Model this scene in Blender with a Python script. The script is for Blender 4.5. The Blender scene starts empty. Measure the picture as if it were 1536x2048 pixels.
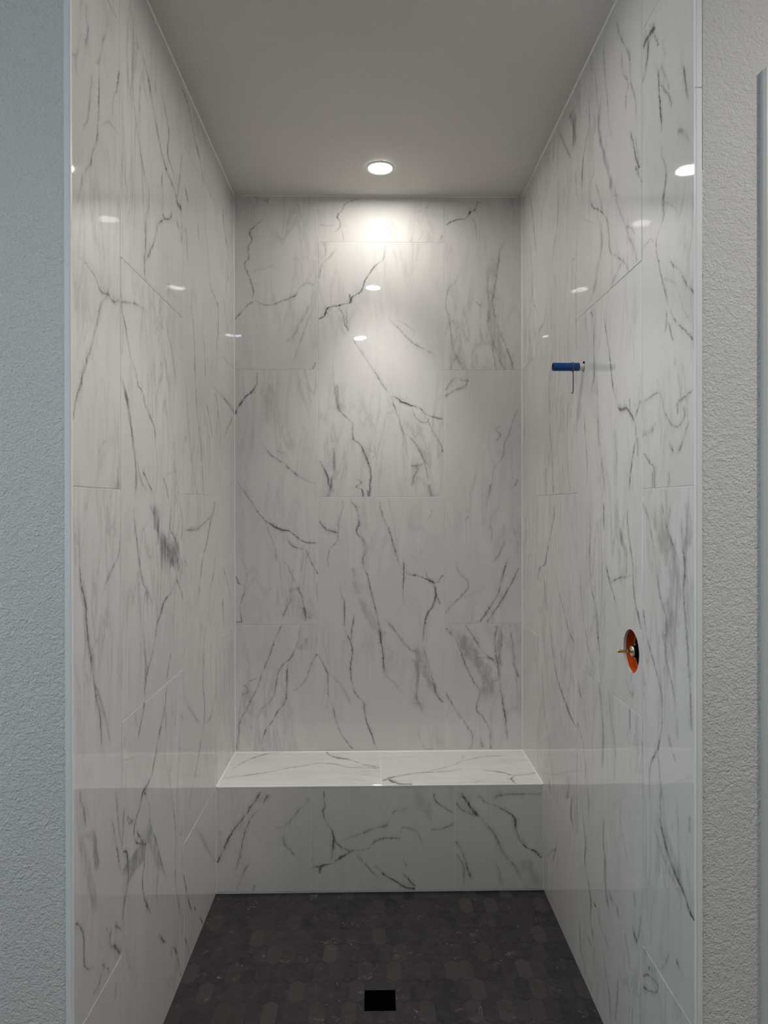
import bpy, bmesh, math, random
from mathutils import Vector, Matrix
random.seed(7)
SC = bpy.context.scene
COL = SC.collection

# ---------------------------------------------------------------- camera
CAM_POS = Vector((0.65717, -3.38858, 1.61532))
YAW, PITCH, ROLL = 0.01913, 0.0021, 0.00173
def _unrot(x, y, z):
    c, s = math.cos(ROLL), math.sin(ROLL); x, z = x*c + z*s, -x*s + z*c
    c, s = math.cos(PITCH), math.sin(PITCH); y, z = y*c + z*s, -y*s + z*c
    c, s = math.cos(YAW), math.sin(YAW); x, y = x*c + y*s, -x*s + y*c
    return Vector((x, y, z))
cam_d = bpy.data.cameras.new('camera')
cam_d.sensor_fit = 'HORIZONTAL'; cam_d.sensor_width = 36.0
cam_d.lens = 1419.515/1536*36.0
cam_d.shift_x = -4.95/1536; cam_d.shift_y = -8.06/1536
cam_d.clip_start = 0.02
cam = bpy.data.objects.new('camera', cam_d); COL.objects.link(cam)
rx, fy, uz = _unrot(1, 0, 0), _unrot(0, 1, 0), _unrot(0, 0, 1)
m = Matrix.Identity(4)
for i in range(3):
    m[i][0] = rx[i]; m[i][1] = uz[i]; m[i][2] = -fy[i]; m[i][3] = CAM_POS[i]
cam.matrix_world = m
SC.camera = cam

# ---------------------------------------------------------------- light
LENS = 130.0            # radiance of the glowing lamp lenses
REAR_W, SHOWER_W, ROOM_W = 50.0, 32.0, 17.0   # beam power of the downlights, from the back wall outwards
BEAM = 92             # beam angle of the downlights, degrees
SKY = 4.0
EXPOSURE = 0.33
w = bpy.data.worlds.new('sky'); SC.world = w; w.use_nodes = True
bg = w.node_tree.nodes['Background']
bg.inputs[0].default_value = (0.72, 0.88, 1.0, 1); bg.inputs[1].default_value = SKY
pl = bpy.data.lights.new('window_daylight', 'AREA'); pl.shape = 'RECTANGLE'
pl.size = 1.3; pl.size_y = 1.3; pl.cycles.is_portal = True
po = bpy.data.objects.new('window_daylight', pl); COL.objects.link(po)
po.location = (-1.93, -2.95, 1.65); po.rotation_euler = (0, math.radians(-90), 0)
rl = bpy.data.lights.new('bathroom_fill', 'AREA'); rl.shape = 'DISK'; rl.size = .14; rl.energy = 14.5; rl.color = (1, .95, .89)  # added fill out of view, no real fitting, brightens the front walls
ro_ = bpy.data.objects.new('bathroom_fill', rl); COL.objects.link(ro_); ro_.location = (2.2, -2.9, 3.08)
vs = SC.view_settings
vs.view_transform = 'Standard'; vs.look = 'None'; vs.gamma = 1.0; vs.use_curve_mapping = False
vs.exposure = EXPOSURE
cy = SC.cycles
cy.use_denoising = True
cy.use_adaptive_sampling = True; cy.adaptive_threshold = 0.06; cy.adaptive_min_samples = 24
cy.max_bounces = 6; cy.diffuse_bounces = 4; cy.glossy_bounces = 4
cy.sample_clamp_indirect = 8.0
cy.caustics_reflective = False; cy.caustics_refractive = False
cy.blur_glossy = 0.1

# ---------------------------------------------------------------- sizes (metres)
W, H, BD, BZ = 1.3729, 3.0946, 0.4167, 0.4459     # width, ceiling height, bench depth and height
F = -1.827                                        # front plane of the shower walls
T, TH = 0.605, 1.2148
XJ, AL, AR = 0.3968, 0.3137, 0.3058
G = 0.0026                                        # joint width
RELIEF = 0.0014                                   # how far the tile faces stand proud of the grout
zA = [0, BZ+.5*TH, BZ+1.5*TH, H]; zB = [0, BZ, BZ+TH, BZ+2*TH, H]

# marble veins traced as curves on each wall, metres: wall tile axis kind | s,p,halfwidth_mm,strength ...
VEINS = """
back 2 0 4 0.094,3.091,2.6,0.3 0.167,3.072,2.6,0.3
back 2 1 2 3.062,0.162,2.6,0.35 3.087,0.167,2.6,0.35
back 2 1 6 2.599,0.098,3,0.6 2.614,0.088,2.5,0.6 2.633,0.096,2.5,0.7 2.667,0.088,2.6,0.45 2.706,0.078,2.7,0.45 2.735,0.064,2.7,0.45 2.769,0.054,2.5,0.4 2.808,0.074,4.6,0.8 2.852,0.069,2.5,0.45 2.886,0.087,2.5,0.45 2.92,0.077,2.5,0.45 2.945,0.094,3.5,0.45 2.989,0.142,3.5,0.45 3.014,0.162,3.2,0.3
back 2 0 4 0.005,2.509,3.7,0.5 0.025,2.531,3.8,0.5 0.059,2.57,3.4,0.5 0.098,2.599,3.1,0.5
back 2 0 2 0.098,2.599,3.7,0.45 0.166,2.578,3.5,0.3 0.234,2.6,3.7,0.3 0.292,2.624,6.3,0.4 0.322,2.668,4.6,0.3 0.361,2.683,3.5,0.2 0.385,2.673,3.8,0.1
back 2 0 6 0.079,2.735,4.7,0.13 0.205,2.77,4.7,0.13
back 2 1 6 2.385,0.224,17.4,0.16 2.419,0.272,13,0.3 2.502,0.321,11.4,0.16 2.6,0.37,11.2,0.16
back 2 1 6 2.297,0.282,4.2,0.16 2.375,0.306,4.2,0.16 2.561,0.375,4.3,0.16
back 2 1 0 2.273,0.375,3.3,0.3 2.307,0.389,3.3,0.3
back 5 1 2 2.922,0.42,7.5,0.35 2.938,0.498,5.5,0.35 2.967,0.508,2.5,0.35 3.001,0.493,2.5,0.5 3.03,0.517,3,0.35 3.055,0.527,4.1,0.5 3.089,0.596,5.5,0.35
back 5 0 4 0.41,2.961,2,0.2 0.488,2.957,2,0.2
back 5 1 4 2.884,0.524,2,0.2 2.943,0.517,2,0.2
back 5 1 2 3.038,0.919,4.8,0.13 3.082,0.948,4.8,0.13
back 5 0 6 0.87,3.018,3.5,0.2 0.894,3.033,3.5,0.2
back 5 1 4 2.891,0.884,3.3,0.13 2.945,0.909,3.3,0.13
back 5 1 0 2.882,0.977,2.9,0.25 2.916,0.997,2.9,0.25
back 4 1 0 2.51,0.401,5.4,0.8 2.522,0.424,3.9,0.7 2.537,0.434,4.6,0.8 2.566,0.448,6.2,0.8 2.573,0.487,10.5,0.7 2.583,0.517,12,0.8 2.589,0.551,7.4,0.9 2.62,0.566,4.8,0.8 2.635,0.595,3.7,0.6 2.665,0.614,2.8,0.5 2.699,0.626,2.8,0.5 2.728,0.644,3.1,0.4 2.772,0.678,3.5,0.5 2.795,0.708,3,0.35 2.836,0.72,2.5,0.15 2.87,0.722,2.5,0.12
back 4 1 6 2.601,0.556,2,0.6 2.635,0.551,2,0.6
back 4 1 6 2.44,0.555,2.3,0.45 2.464,0.541,2.2,0.45 2.498,0.526,2.1,0.45 2.532,0.521,2.2,0.45 2.571,0.497,2.4,0.45
back 4 1 6 2.454,0.546,2,0.3 2.498,0.538,2,0.3 2.542,0.538,2,0.3 2.581,0.548,2.1,0.3
back 4 1 6 2.151,0.746,5.1,0.5 2.195,0.711,4.8,0.25 2.244,0.682,4.7,0.3 2.303,0.643,4.8,0.2 2.376,0.594,4.8,0.15 2.44,0.555,4.7,0.25
back 4 0 2 0.746,2.151,3.5,0.5 0.78,2.132,3.6,0.6 0.799,2.117,5.6,0.9 0.824,2.11,4.8,0.8 0.839,2.103,3.2,0.5 0.868,2.095,3.2,0.6 0.893,2.083,3.7,0.4 0.917,2.059,3.5,0.5 0.956,2.044,3.1,0.6 0.996,2.037,3,0.3
back 4 1 6 1.828,0.838,2.1,0.2 1.877,0.824,2,0.2 1.941,0.814,2.1,0.25 1.985,0.799,2.1,0.4 2.024,0.79,2.1,0.4 2.093,0.765,2.1,0.4 2.151,0.746,2.1,0.5
back 4 1 6 1.74,0.926,4.1,0.35 1.818,0.912,4.1,0.35 1.858,0.897,4.4,0.35 1.907,0.873,4.8,0.35 1.951,0.834,5.7,0.35 1.98,0.799,6.1,0.35
back 4 0 6 0.838,1.809,12.7,0.3 0.897,1.818,12.7,0.3
back 4 1 6 1.711,0.848,7.7,0.28 1.76,0.858,8.3,0.28 1.838,0.907,8.9,0.28
back 4 1 4 1.662,0.941,12.8,0.28 1.73,0.926,12.8,0.28
back 4 0 6 0.844,2.088,6.2,0.35 0.868,2.044,4.4,0.35 0.907,2.019,3,0.35 0.937,2.044,3.9,0.35
back 4 1 4 1.877,0.995,2.5,0.4 1.902,0.99,2.7,0.4 1.965,0.956,2.8,0.4 2.024,0.927,2.8,0.3 2.083,0.893,2.9,0.4
back 4 1 4 2.708,0.405,3.1,0.25 2.766,0.419,3.4,0.25 2.81,0.458,3.9,0.25 2.854,0.493,3.8,0.25
back 4 1 0 2.795,0.41,3.1,0.2 2.835,0.439,2.6,0.2 2.874,0.434,2.5,0.2
back 4 0 6 0.717,2.567,9.7,0.15 0.741,2.513,6.9,0.32 0.79,2.465,5.8,0.32 0.839,2.411,5.3,0.32 0.893,2.377,4.6,0.32 0.976,2.333,4.5,0.2
back 4 1 6 2.421,0.849,2.2,0.22 2.445,0.859,2.1,0.22 2.479,0.83,3.3,0.22 2.514,0.771,4,0.22
back 4 1 4 1.667,0.642,4,0.55 1.711,0.647,4,0.45 1.77,0.652,4,0.4 1.819,0.642,4.2,0.5 1.868,0.623,4.3,0.45 1.912,0.603,4.7,0.45 1.96,0.564,4.4,0.4 1.995,0.564,4.2,0.3 2.044,0.535,5,0.3 2.088,0.496,4.5,0.35 2.141,0.486,4.1,0.35 2.2,0.477,4,0.18 2.268,0.472,4,0.12 2.346,0.477,4,0.1
back 4 1 6 2.063,0.501,15,0.25 2.132,0.496,15.1,0.25 2.21,0.487,15.1,0.25
back 4 1 4 1.662,0.447,10.3,0.45 1.741,0.466,10.2,0.32 1.809,0.476,10,0.32 1.868,0.476,10.2,0.32 1.912,0.457,10.9,0.32
back 4 1 2 1.682,0.461,4.1,0.45 1.721,0.452,4.1,0.45 1.78,0.437,4.3,0.45 1.838,0.408,4.5,0.25
back 4 1 4 1.667,0.613,2.5,0.6 1.701,0.608,3,0.6 1.711,0.583,2.5,0.6 1.735,0.603,2.5,0.6 1.755,0.579,4,0.4
back 4 1 4 1.667,0.637,2.5,0.5 1.701,0.632,2.5,0.5
back 4 1 6 1.838,0.652,2.2,0.28 1.877,0.672,2,0.28 1.926,0.667,2,0.28
back 4 0 6 0.613,1.907,2.3,0.22 0.667,1.877,2.3,0.22
back 8 0 4 1.012,2.965,3.3,0.5 1.036,2.977,3.3,0.5 1.071,2.99,3.1,0.5 1.105,2.995,3.6,0.5 1.125,3.024,6.1,0.8 1.154,3.039,4.5,0.5 1.169,3.074,4,0.5 1.189,3.069,3.1,0.4
back 8 1 6 2.868,1.162,2.5,0.22 2.961,1.154,2.6,0.22 3.01,1.13,2.8,0.22
back 8 1 4 2.265,1.335,4.6,0.33 2.29,1.331,4.7,0.33 2.368,1.306,4.8,0.33 2.437,1.277,4.8,0.33 2.525,1.247,4.6,0.33 2.603,1.237,4.5,0.33 2.682,1.247,4.6,0.25 2.76,1.262,4.5,0.33 2.829,1.267,4.6,0.4 2.873,1.287,4.9,0.4 2.918,1.307,4.9,0.33
back 8 1 4 2.265,1.301,6.8,0.22 2.319,1.271,6.5,0.22 2.427,1.232,6.3,0.22 2.505,1.213,6,0.22 2.564,1.218,6,0.22 2.662,1.213,6,0.22 2.741,1.221,6,0.22 2.829,1.223,6,0.22
back 8 1 5 2.265,1.301,29,0.12 2.309,1.286,28.7,0.12 2.446,1.247,28.3,0.12 2.564,1.225,27.6,0.12 2.682,1.228,27.7,0.12 2.829,1.252,27.9,0.12
back 8 1 4 2.27,1.094,3.9,0.2 2.319,1.07,3.8,0.2 2.377,1.045,3.6,0.2 2.446,1.036,3.5,0.2 2.524,1.026,3.6,0.2 2.583,1.011,3.5,0.2 2.652,1.021,3.8,0.2 2.691,1.056,4.1,0.2 2.76,1.085,3.8,0.2
back 8 1 4 2.274,1.03,3.4,0.28 2.338,1.065,3.4,0.28
back 8 0 6 1.144,2.603,3.8,0.2 1.193,2.564,3.8,0.2
back 8 1 4 2.265,1.252,3,0.25 2.427,1.227,3,0.25
back 8 1 2 3.006,1.341,3.5,0.14 3.094,1.327,3.5,0.14
back 1 1 0 2.058,0.007,3.2,0.8 2.087,0.019,5.2,0.75 2.131,0.048,5.2,0.7 2.17,0.087,3.9,0.7 2.209,0.111,3.1,0.5 2.258,0.112,3,0.2
back 1 0 2 0.106,1.975,9,0.15 0.135,1.917,7.5,0.3 0.174,1.868,5.4,0.33 0.242,1.819,5.1,0.33 0.291,1.775,5,0.4 0.339,1.746,4.4,0.3 0.393,1.726,4.3,0.15
back 1 0 6 0.193,1.887,2.2,0.2 0.242,1.868,2.6,0.2 0.266,1.829,3.8,0.2
back 1 1 6 1.995,0.169,15.1,0.12 2.112,0.155,15,0.12 2.209,0.175,15.3,0.12
back 7 1 4 2.171,1.004,6.4,0.25 2.211,1.035,6.5,0.25 2.24,1.06,6.5,0.25
back 7 0 0 1.004,2.142,6.1,0.25 1.045,2.171,5.7,0.25 1.104,2.196,6,0.25 1.119,2.221,9.7,0.25
back 7 0 2 1.074,2.225,5,0.25 1.119,2.221,5,0.25
back 7 1 2 1.651,1.211,3.1,0.22 1.73,1.231,3.1,0.22 1.799,1.241,3.2,0.22 1.867,1.286,3.3,0.22 1.916,1.291,3.1,0.22 1.985,1.32,3.2,0.22 2.025,1.33,3.2,0.22 2.083,1.355,3.3,0.22
back 7 1 6 1.926,1.246,3.1,0.33 1.961,1.271,2.5,0.33 1.985,1.251,3.4,0.33 2.01,1.315,7,0.33
back 7 1 6 1.652,1.118,3.1,0.14 1.73,1.143,3.1,0.14 1.828,1.162,3.1,0.14
back 7 1 2 1.71,1.34,3.2,0.3 1.749,1.354,3.2,0.3
back 1 0 0 0.013,1.742,5.3,0.3 0.076,1.65,5.2,0.55 0.144,1.557,4.6,0.45 0.173,1.535,3.7,0.6 0.193,1.523,5.6,0.9 0.222,1.51,4.2,0.8 0.261,1.503,3.3,0.6 0.3,1.474,3.6,0.6 0.339,1.449,3.1,0.6 0.397,1.444,3,0.4
back 1 1 6 1.254,0.221,2.5,0.15 1.322,0.222,2.5,0.3 1.371,0.202,2.6,0.45 1.41,0.197,2.6,0.45 1.479,0.173,2.7,0.45 1.547,0.149,2.7,0.45
back 1 1 4 1.068,0.343,4,0.35 1.136,0.333,4.1,0.35 1.195,0.319,4.2,0.35 1.234,0.299,4.4,0.35 1.303,0.27,4.4,0.35 1.342,0.251,5.6,0.35 1.371,0.202,7.7,0.35
back 1 0 6 0.26,1.215,13.2,0.3 0.319,1.234,13.2,0.3
back 1 1 6 1.088,0.231,7.9,0.28 1.117,0.241,8.2,0.28 1.195,0.28,8.4,0.28
back 1 1 6 1.077,0.358,14.4,0.28 1.146,0.319,14.4,0.28
back 1 0 6 0.246,1.488,6.8,0.35 0.271,1.439,4.1,0.35 0.319,1.42,3,0.35 0.339,1.439,4.2,0.35
back 1 1 4 1.297,0.397,2.8,0.4 1.371,0.358,2.8,0.4 1.42,0.339,2.7,0.4
back 1 1 0 1.069,0.036,3,0.5 1.128,0.027,3,0.5 1.177,0.036,3.1,0.5 1.235,0.051,3,0.5 1.25,0.027,3.9,0.5 1.289,0.007,3.3,0.5
back 1 1 6 1.235,0.041,2.8,0.25 1.274,0.061,2.5,0.25 1.313,0.056,2.5,0.25
back 1 0 4 0.007,1.069,2.5,0.5 0.041,1.074,2.5,0.5
back 1 1 6 1.313,0.061,2.7,0.15 1.372,0.037,2.7,0.15
back 1 1 0 1.155,0.397,2.5,0.2 1.253,0.392,2.5,0.2
back 3 1 2 1.312,0.461,3.1,0.35 1.361,0.446,4.5,0.5 1.414,0.456,3.3,0.4 1.458,0.49,3.3,0.3 1.507,0.495,3,0.45 1.556,0.5,3.1,0.4 1.605,0.515,3.1,0.4 1.649,0.52,3,0.4
back 3 0 4 0.404,1.551,7.9,0.5 0.436,1.512,6.3,0.5 0.476,1.498,5.3,0.5 0.497,1.493,5.1,0.5
back 3 1 2 0.712,0.812,5.2,0.4 0.777,0.758,5.2,0.6 0.831,0.714,4.3,0.4 0.909,0.709,4,0.4 0.968,0.7,6.1,0.6 1.037,0.69,4.1,0.4 1.115,0.675,4.1,0.45 1.194,0.656,4.1,0.4 1.282,0.636,4.1,0.4 1.36,0.612,4,0.4 1.419,0.627,9,0.25 1.468,0.607,4.5,0.4 1.507,0.583,4.1,0.5 1.536,0.593,4,0.5 1.595,0.588,4.2,0.4 1.649,0.554,4.7,0.4
back 3 1 6 1.272,0.568,10,0.28 1.331,0.563,10,0.28
back 3 1 4 0.458,0.679,3.2,0.5 0.537,0.65,3.2,0.5 0.626,0.621,3.1,0.6 0.684,0.616,4.8,0.7 0.709,0.591,3.6,0.3 0.763,0.562,3.1,0.4 0.851,0.553,3,0.5 0.92,0.562,3,0.6 0.969,0.553,3.1,0.7 1.057,0.524,3,0.5 1.155,0.524,3,0.5 1.224,0.504,3,0.5 1.272,0.504,3,0.5
back 3 1 6 0.969,0.553,2.5,0.5 1.057,0.563,2.5,0.5 1.106,0.573,2.6,0.5
back 3 1 6 1.194,0.592,20.9,0.12 1.272,0.568,20.9,0.12
back 3 1 7 0.997,0.7,28.9,0.14 1.115,0.631,27.9,0.14 1.194,0.602,26.7,0.14
back 3 1 2 1.306,0.803,3.3,0.5 1.34,0.788,3.2,0.5 1.418,0.764,3.1,0.5 1.497,0.74,3.2,0.45 1.575,0.706,3.2,0.45 1.644,0.691,3.1,0.3
back 3 1 6 1.134,0.813,2.5,0.15 1.213,0.803,2.5,0.5 1.306,0.808,2.5,0.6 1.35,0.806,2.5,0.5 1.399,0.803,2.5,0.2
back 3 0 6 0.808,1.311,4.5,0.7 0.842,1.293,4.2,0.7 0.881,1.286,4.2,0.6 0.916,1.271,4.4,0.8 0.95,1.256,6.5,0.95 0.965,1.251,4.2,0.8
back 3 1 6 1.271,0.921,2,0.4 1.31,0.916,2,0.4
back 3 1 2 1.251,0.965,3.8,0.5 1.29,0.994,3.8,0.5
back 3 1 6 0.962,0.896,3.5,0.4 1.055,0.906,3.6,0.5 1.104,0.92,3.8,0.6 1.153,0.95,3.7,0.7 1.212,0.96,3.5,0.8 1.256,0.95,3.6,0.95
back 3 1 6 1.148,0.979,3.1,0.4 1.212,0.96,3.1,0.4
back 3 1 4 0.682,0.993,5.6,0.5 0.721,0.964,4.9,0.6 0.79,0.945,4.7,0.3 0.878,0.92,4.7,0.25 0.962,0.896,4.7,0.2
back 3 1 7 0.721,0.959,27.9,0.2 0.78,0.93,27.5,0.2 0.859,0.896,26.8,0.2 0.957,0.861,26.5,0.2
back 3 0 6 0.71,1.086,5.7,0.25 0.758,1.036,6.2,0.25 0.817,0.958,6,0.25 0.856,0.928,4,0.25 0.881,0.967,7.5,0.25
back 3 1 6 0.633,0.895,14.5,0.3 0.741,0.866,14.1,0.2 0.82,0.876,14.2,0.2 0.908,0.837,15.3,0.2
back 3 1 0 0.459,0.562,3.1,0.42 0.499,0.532,3,0.42 0.568,0.493,2.7,0.5 0.656,0.469,2.6,0.35 0.744,0.445,2.5,0.5 0.803,0.445,2.5,0.42 0.862,0.425,2.7,0.42 0.911,0.401,2.8,0.42
back 3 1 6 1.555,0.931,3.1,0.25 1.604,0.946,3.1,0.25
back 3 0 2 0.866,0.565,10.8,0.15 0.905,0.466,6.8,0.15 0.944,0.456,4.1,0.15
back 3 1 6 0.665,0.552,7.9,0.12 0.724,0.533,8.8,0.12 0.823,0.455,9.6,0.12
back 7 1 6 1.594,1.192,3.4,0.28 1.614,1.201,3.1,0.28 1.741,1.231,3.1,0.28
back 7 1 6 1.545,1.103,4.5,0.2 1.575,1.118,4.5,0.2
back 7 1 6 1.437,1.226,3,0.28 1.501,1.231,3,0.28 1.535,1.211,3.5,0.28
back 7 1 6 1.348,1.236,4.3,0.25 1.397,1.27,3.9,0.25 1.466,1.295,3.7,0.25
back 7 1 4 1.064,1.171,5.4,0.4 1.152,1.23,5.4,0.4 1.201,1.26,4.8,0.4 1.299,1.285,4.7,0.4 1.378,1.31,4.7,0.4
back 7 1 0 1.064,1.206,5.5,0.45 1.113,1.24,5.4,0.45 1.191,1.29,5.3,0.45 1.26,1.329,5.1,0.45 1.323,1.359,5,0.45
back 7 1 4 1.104,1.004,4.4,0.25 1.143,1.034,4.7,0.25 1.202,1.093,4.5,0.25 1.246,1.117,3.5,0.25 1.28,1.093,4.4,0.25 1.31,1.068,3.7,0.25 1.359,1.063,3.5,0.25
back 7 0 6 1.093,1.182,3.2,0.15 1.176,1.216,3.2,0.15
back 0 1 0 0.464,0.006,3.1,0.35 0.532,0.02,3,0.35 0.591,0.025,3.1,0.35 0.649,0.055,3.4,0.35 0.717,0.089,3.4,0.4 0.766,0.113,3.2,0.35 0.815,0.128,3.2,0.35 0.873,0.152,3.2,0.35 0.922,0.172,3.2,0.5 0.981,0.192,3.2,0.35 1.054,0.226,3.3,0.35
back 0 1 2 0.571,0.093,3.8,0.2 0.658,0.133,4.2,0.3 0.707,0.181,4,0.3 0.785,0.201,3.6,0.35 0.844,0.216,3.8,0.45 0.873,0.24,4.8,0.5 0.902,0.269,4.1,0.6 0.98,0.304,3.6,0.25 1.053,0.314,3.5,0.2
back 0 1 4 0.463,0.118,3.2,0.3 0.551,0.147,3.3,0.5 0.604,0.186,3.5,0.55 0.638,0.201,3.5,0.5 0.692,0.24,3.2,0.5 0.765,0.25,3,0.4 0.834,0.25,3,0.35 0.902,0.269,3.1,0.5
back 0 1 6 0.718,0.035,4.3,0.45 0.747,0.065,3,0.45 0.776,0.04,3.9,0.45
back 0 0 6 0.065,0.786,2.7,0.3 0.113,0.805,2.7,0.3
back 0 1 2 0.726,0.259,4.9,0.2 0.779,0.328,4.3,0.2 0.813,0.347,3.3,0.25 0.882,0.372,3.3,0.4 0.916,0.394,6,0.7
back 0 1 6 0.931,0.318,21.8,0.18 0.999,0.348,21.8,0.18
back 6 1 3 0.68,1.2,37.8,0.2 0.759,1.21,37.6,0.2 0.828,1.191,41.9,0.2 0.897,1.141,45.6,0.2 0.956,1.102,43.7,0.2 1.045,1.053,42.9,0.2
back 6 1 0 0.454,1.224,4,0.3 0.542,1.22,4.1,0.36 0.602,1.19,4.5,0.4 0.661,1.156,4.1,0.36 0.72,1.171,4,0.25 0.779,1.141,4.5,0.36 0.838,1.112,4.3,0.36 0.917,1.082,4.3,0.36 0.986,1.053,4.7,0.36 1.04,1.004,5.4,0.36
back 6 0 4 1.102,1.054,7.6,0.3 1.151,0.975,7.2,0.3 1.2,0.906,5.5,0.3 1.245,0.886,4.4,0.3
back 6 1 2 0.473,1.303,4.5,0.42 0.562,1.299,4.5,0.42 0.66,1.284,4.5,0.42 0.758,1.269,4.5,0.42 0.837,1.26,4.5,0.42 0.906,1.25,4.5,0.42 0.985,1.245,4.5,0.42 1.049,1.255,4.6,0.42
back 6 1 3 0.778,1.264,14,0.2 0.906,1.265,14,0.2 1.048,1.275,14,0.2
back 6 1 0 0.797,1.358,4.2,0.36 0.876,1.334,4.1,0.36 0.955,1.329,4,0.36 1.048,1.319,4,0.36
back 6 0 6 1.141,0.897,3.5,0.3 1.23,0.887,3.8,0.3 1.255,0.847,6.6,0.3
back 6 1 0 0.455,1.126,4.1,0.3 0.514,1.136,4,0.35 0.563,1.111,4.6,0.3 0.622,1.072,4.8,0.2 0.681,1.033,4.6,0.4 0.741,1.003,4.5,0.25
back 6 1 4 0.464,1.185,6.2,0.3 0.523,1.17,6.2,0.3
top 0 0 2 0.024,0.231,12.1,0.35 0.076,0.116,9.1,0.35 0.159,0.026,6.3,0.35 0.233,-0.005,5.4,0.35
top 0 0 0 0.012,0.326,4.8,0.3 0.155,0.275,4.9,0.3 0.232,0.236,5,0.3 0.351,0.182,4.8,0.3 0.444,0.155,4.5,0.3 0.553,0.21,4.7,0.3 0.678,0.224,4.5,0.3
top 0 0 0 0.435,0.007,9,0.6 0.471,0.071,9.5,0.65 0.549,0.113,5.5,0.5 0.615,0.174,5.7,0.5 0.689,0.219,5.3,0.5
top 1 0 4 0.697,0.368,5.6,0.42 0.748,0.33,5.3,0.42 0.8,0.304,4.8,0.42 0.884,0.279,4.6,0.42 0.988,0.268,4.6,0.42 1.065,0.233,4.9,0.42
top 1 0 2 0.718,0.342,15.2,0.6 0.747,0.382,13,0.6 0.776,0.403,9.5,0.6 0.825,0.409,9.1,0.6
top 1 0 2 1.136,0.252,4.2,0.5 1.195,0.273,4.3,0.5 1.233,0.287,4.6,0.5 1.278,0.321,4,0.5 1.371,0.296,4.1,0.5
top 1 1 2 0.329,1.271,4.4,0.5 0.368,1.253,4,0.5 0.414,1.259,4,0.5
top 1 0 6 1.054,0.155,5.1,0.25 1.159,0.097,4.8,0.25 1.307,0.069,4.6,0.25
top 1 1 6 0.064,1.087,4.8,0.2 0.155,1.054,5.3,0.2 0.212,0.994,7.9,0.2 0.279,0.873,9.2,0.2
top 1 1 2 0.378,1.111,5,0.4 0.403,1.093,5,0.4
front 0 1 0 0.133,0.009,4.9,0.5 0.182,0.031,5,0.4 0.241,0.06,5.3,0.6 0.309,0.109,5.5,0.5 0.377,0.158,5.5,0.5 0.43,0.192,5.3,0.35
front 0 1 6 0.376,0.197,5.7,0.4 0.42,0.222,5.7,0.4
front 0 1 6 0.084,0.079,4.2,0.3 0.142,0.099,4.1,0.3 0.22,0.114,4.1,0.38 0.308,0.143,4.6,0.3 0.371,0.197,5.3,0.3
front 0 0 2 0.246,0.273,6.2,0.25 0.295,0.287,7.5,0.25 0.344,0.345,8.9,0.25 0.393,0.394,8.4,0.25
front 0 1 6 0.139,0.343,4.8,0.3 0.169,0.324,4.6,0.3 0.238,0.285,4.1,0.3 0.287,0.295,4.1,0.3
front 0 1 4 0.015,0.089,4.3,0.28 0.093,0.118,4.4,0.28 0.132,0.143,4.7,0.28
front 0 1 4 0.014,0.157,4.2,0.28 0.043,0.167,4.2,0.28
front 1 1 2 0.128,0.48,3.6,0.6 0.148,0.485,3.5,0.7 0.187,0.49,3.5,0.7 0.226,0.495,3.6,0.65 0.285,0.471,3.7,0.5 0.344,0.451,3.6,0.5 0.364,0.456,3.5,0.4 0.428,0.451,3.5,0.4
front 1 0 6 0.485,0.246,5.3,0.45 0.52,0.196,3.8,0.45 0.578,0.174,3.2,0.45
front 1 0 6 0.49,0.128,4.6,0.8 0.539,0.157,4.7,0.6 0.569,0.176,4.2,0.5 0.618,0.181,4,0.2
front 1 1 6 0.079,0.436,3.5,0.7 0.104,0.436,5.2,0.6 0.128,0.49,8.6,0.7
front 1 0 4 0.402,0.109,5.1,0.3 0.48,0.123,5.1,0.3
front 1 0 6 0.5,0.206,4.8,0.15 0.598,0.245,4.8,0.25 0.677,0.273,4.7,0.28 0.716,0.283,6.3,0.35 0.746,0.341,5.8,0.35 0.8,0.351,8.6,0.45 0.815,0.39,12.7,0.15
front 1 0 6 0.569,0.176,4,0.35 0.637,0.185,4.3,0.35 0.662,0.214,4.6,0.45 0.716,0.229,4,0.35 0.77,0.228,4.8,0.35 0.78,0.272,5.1,0.35 0.819,0.267,4.6,0.35 0.854,0.232,7,0.35 0.878,0.183,9,0.35
front 1 1 6 0.037,0.701,4.6,0.35 0.077,0.667,4.8,0.35 0.117,0.627,4.7,0.35 0.171,0.583,4.5,0.35
front 1 0 2 0.662,0.116,5.4,0.45 0.706,0.076,5,0.45 0.755,0.046,4.7,0.45 0.794,0.021,4.3,0.6 0.834,0.016,4,0.6
front 1 1 6 0.021,0.839,5.6,0.55 0.046,0.814,5.2,0.55 0.085,0.784,5,0.55
front 1 1 6 0.105,0.799,3.2,0.3 0.144,0.785,3.2,0.3
front 1 1 4 0.329,0.997,7.1,0.45 0.359,0.952,6.6,0.45 0.389,0.918,4.7,0.45 0.423,0.913,4,0.45
front 1 0 2 0.898,0.261,4,0.35 0.952,0.266,4.2,0.35 0.997,0.29,4.6,0.35
front 2 1 6 0.298,1.125,10.7,0.35 0.328,1.09,9.5,0.6 0.368,1.061,8.5,0.5 0.422,1.026,8.3,0.5
front 2 0 4 1.007,0.373,5.7,0.35 1.041,0.339,4.5,0.35 1.11,0.318,4.2,0.35
front 2 1 4 0.138,1.367,6.3,0.4 0.168,1.337,7.7,0.5 0.188,1.298,6.1,0.65 0.247,1.263,4.8,0.5 0.307,1.253,5.4,0.5 0.347,1.199,9.1,0.35 0.377,1.13,7.9,0.3 0.422,1.091,6,0.3
front 2 0 2 1.15,0.387,6.3,0.3 1.209,0.406,6,0.3 1.367,0.409,6,0.3
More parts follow.
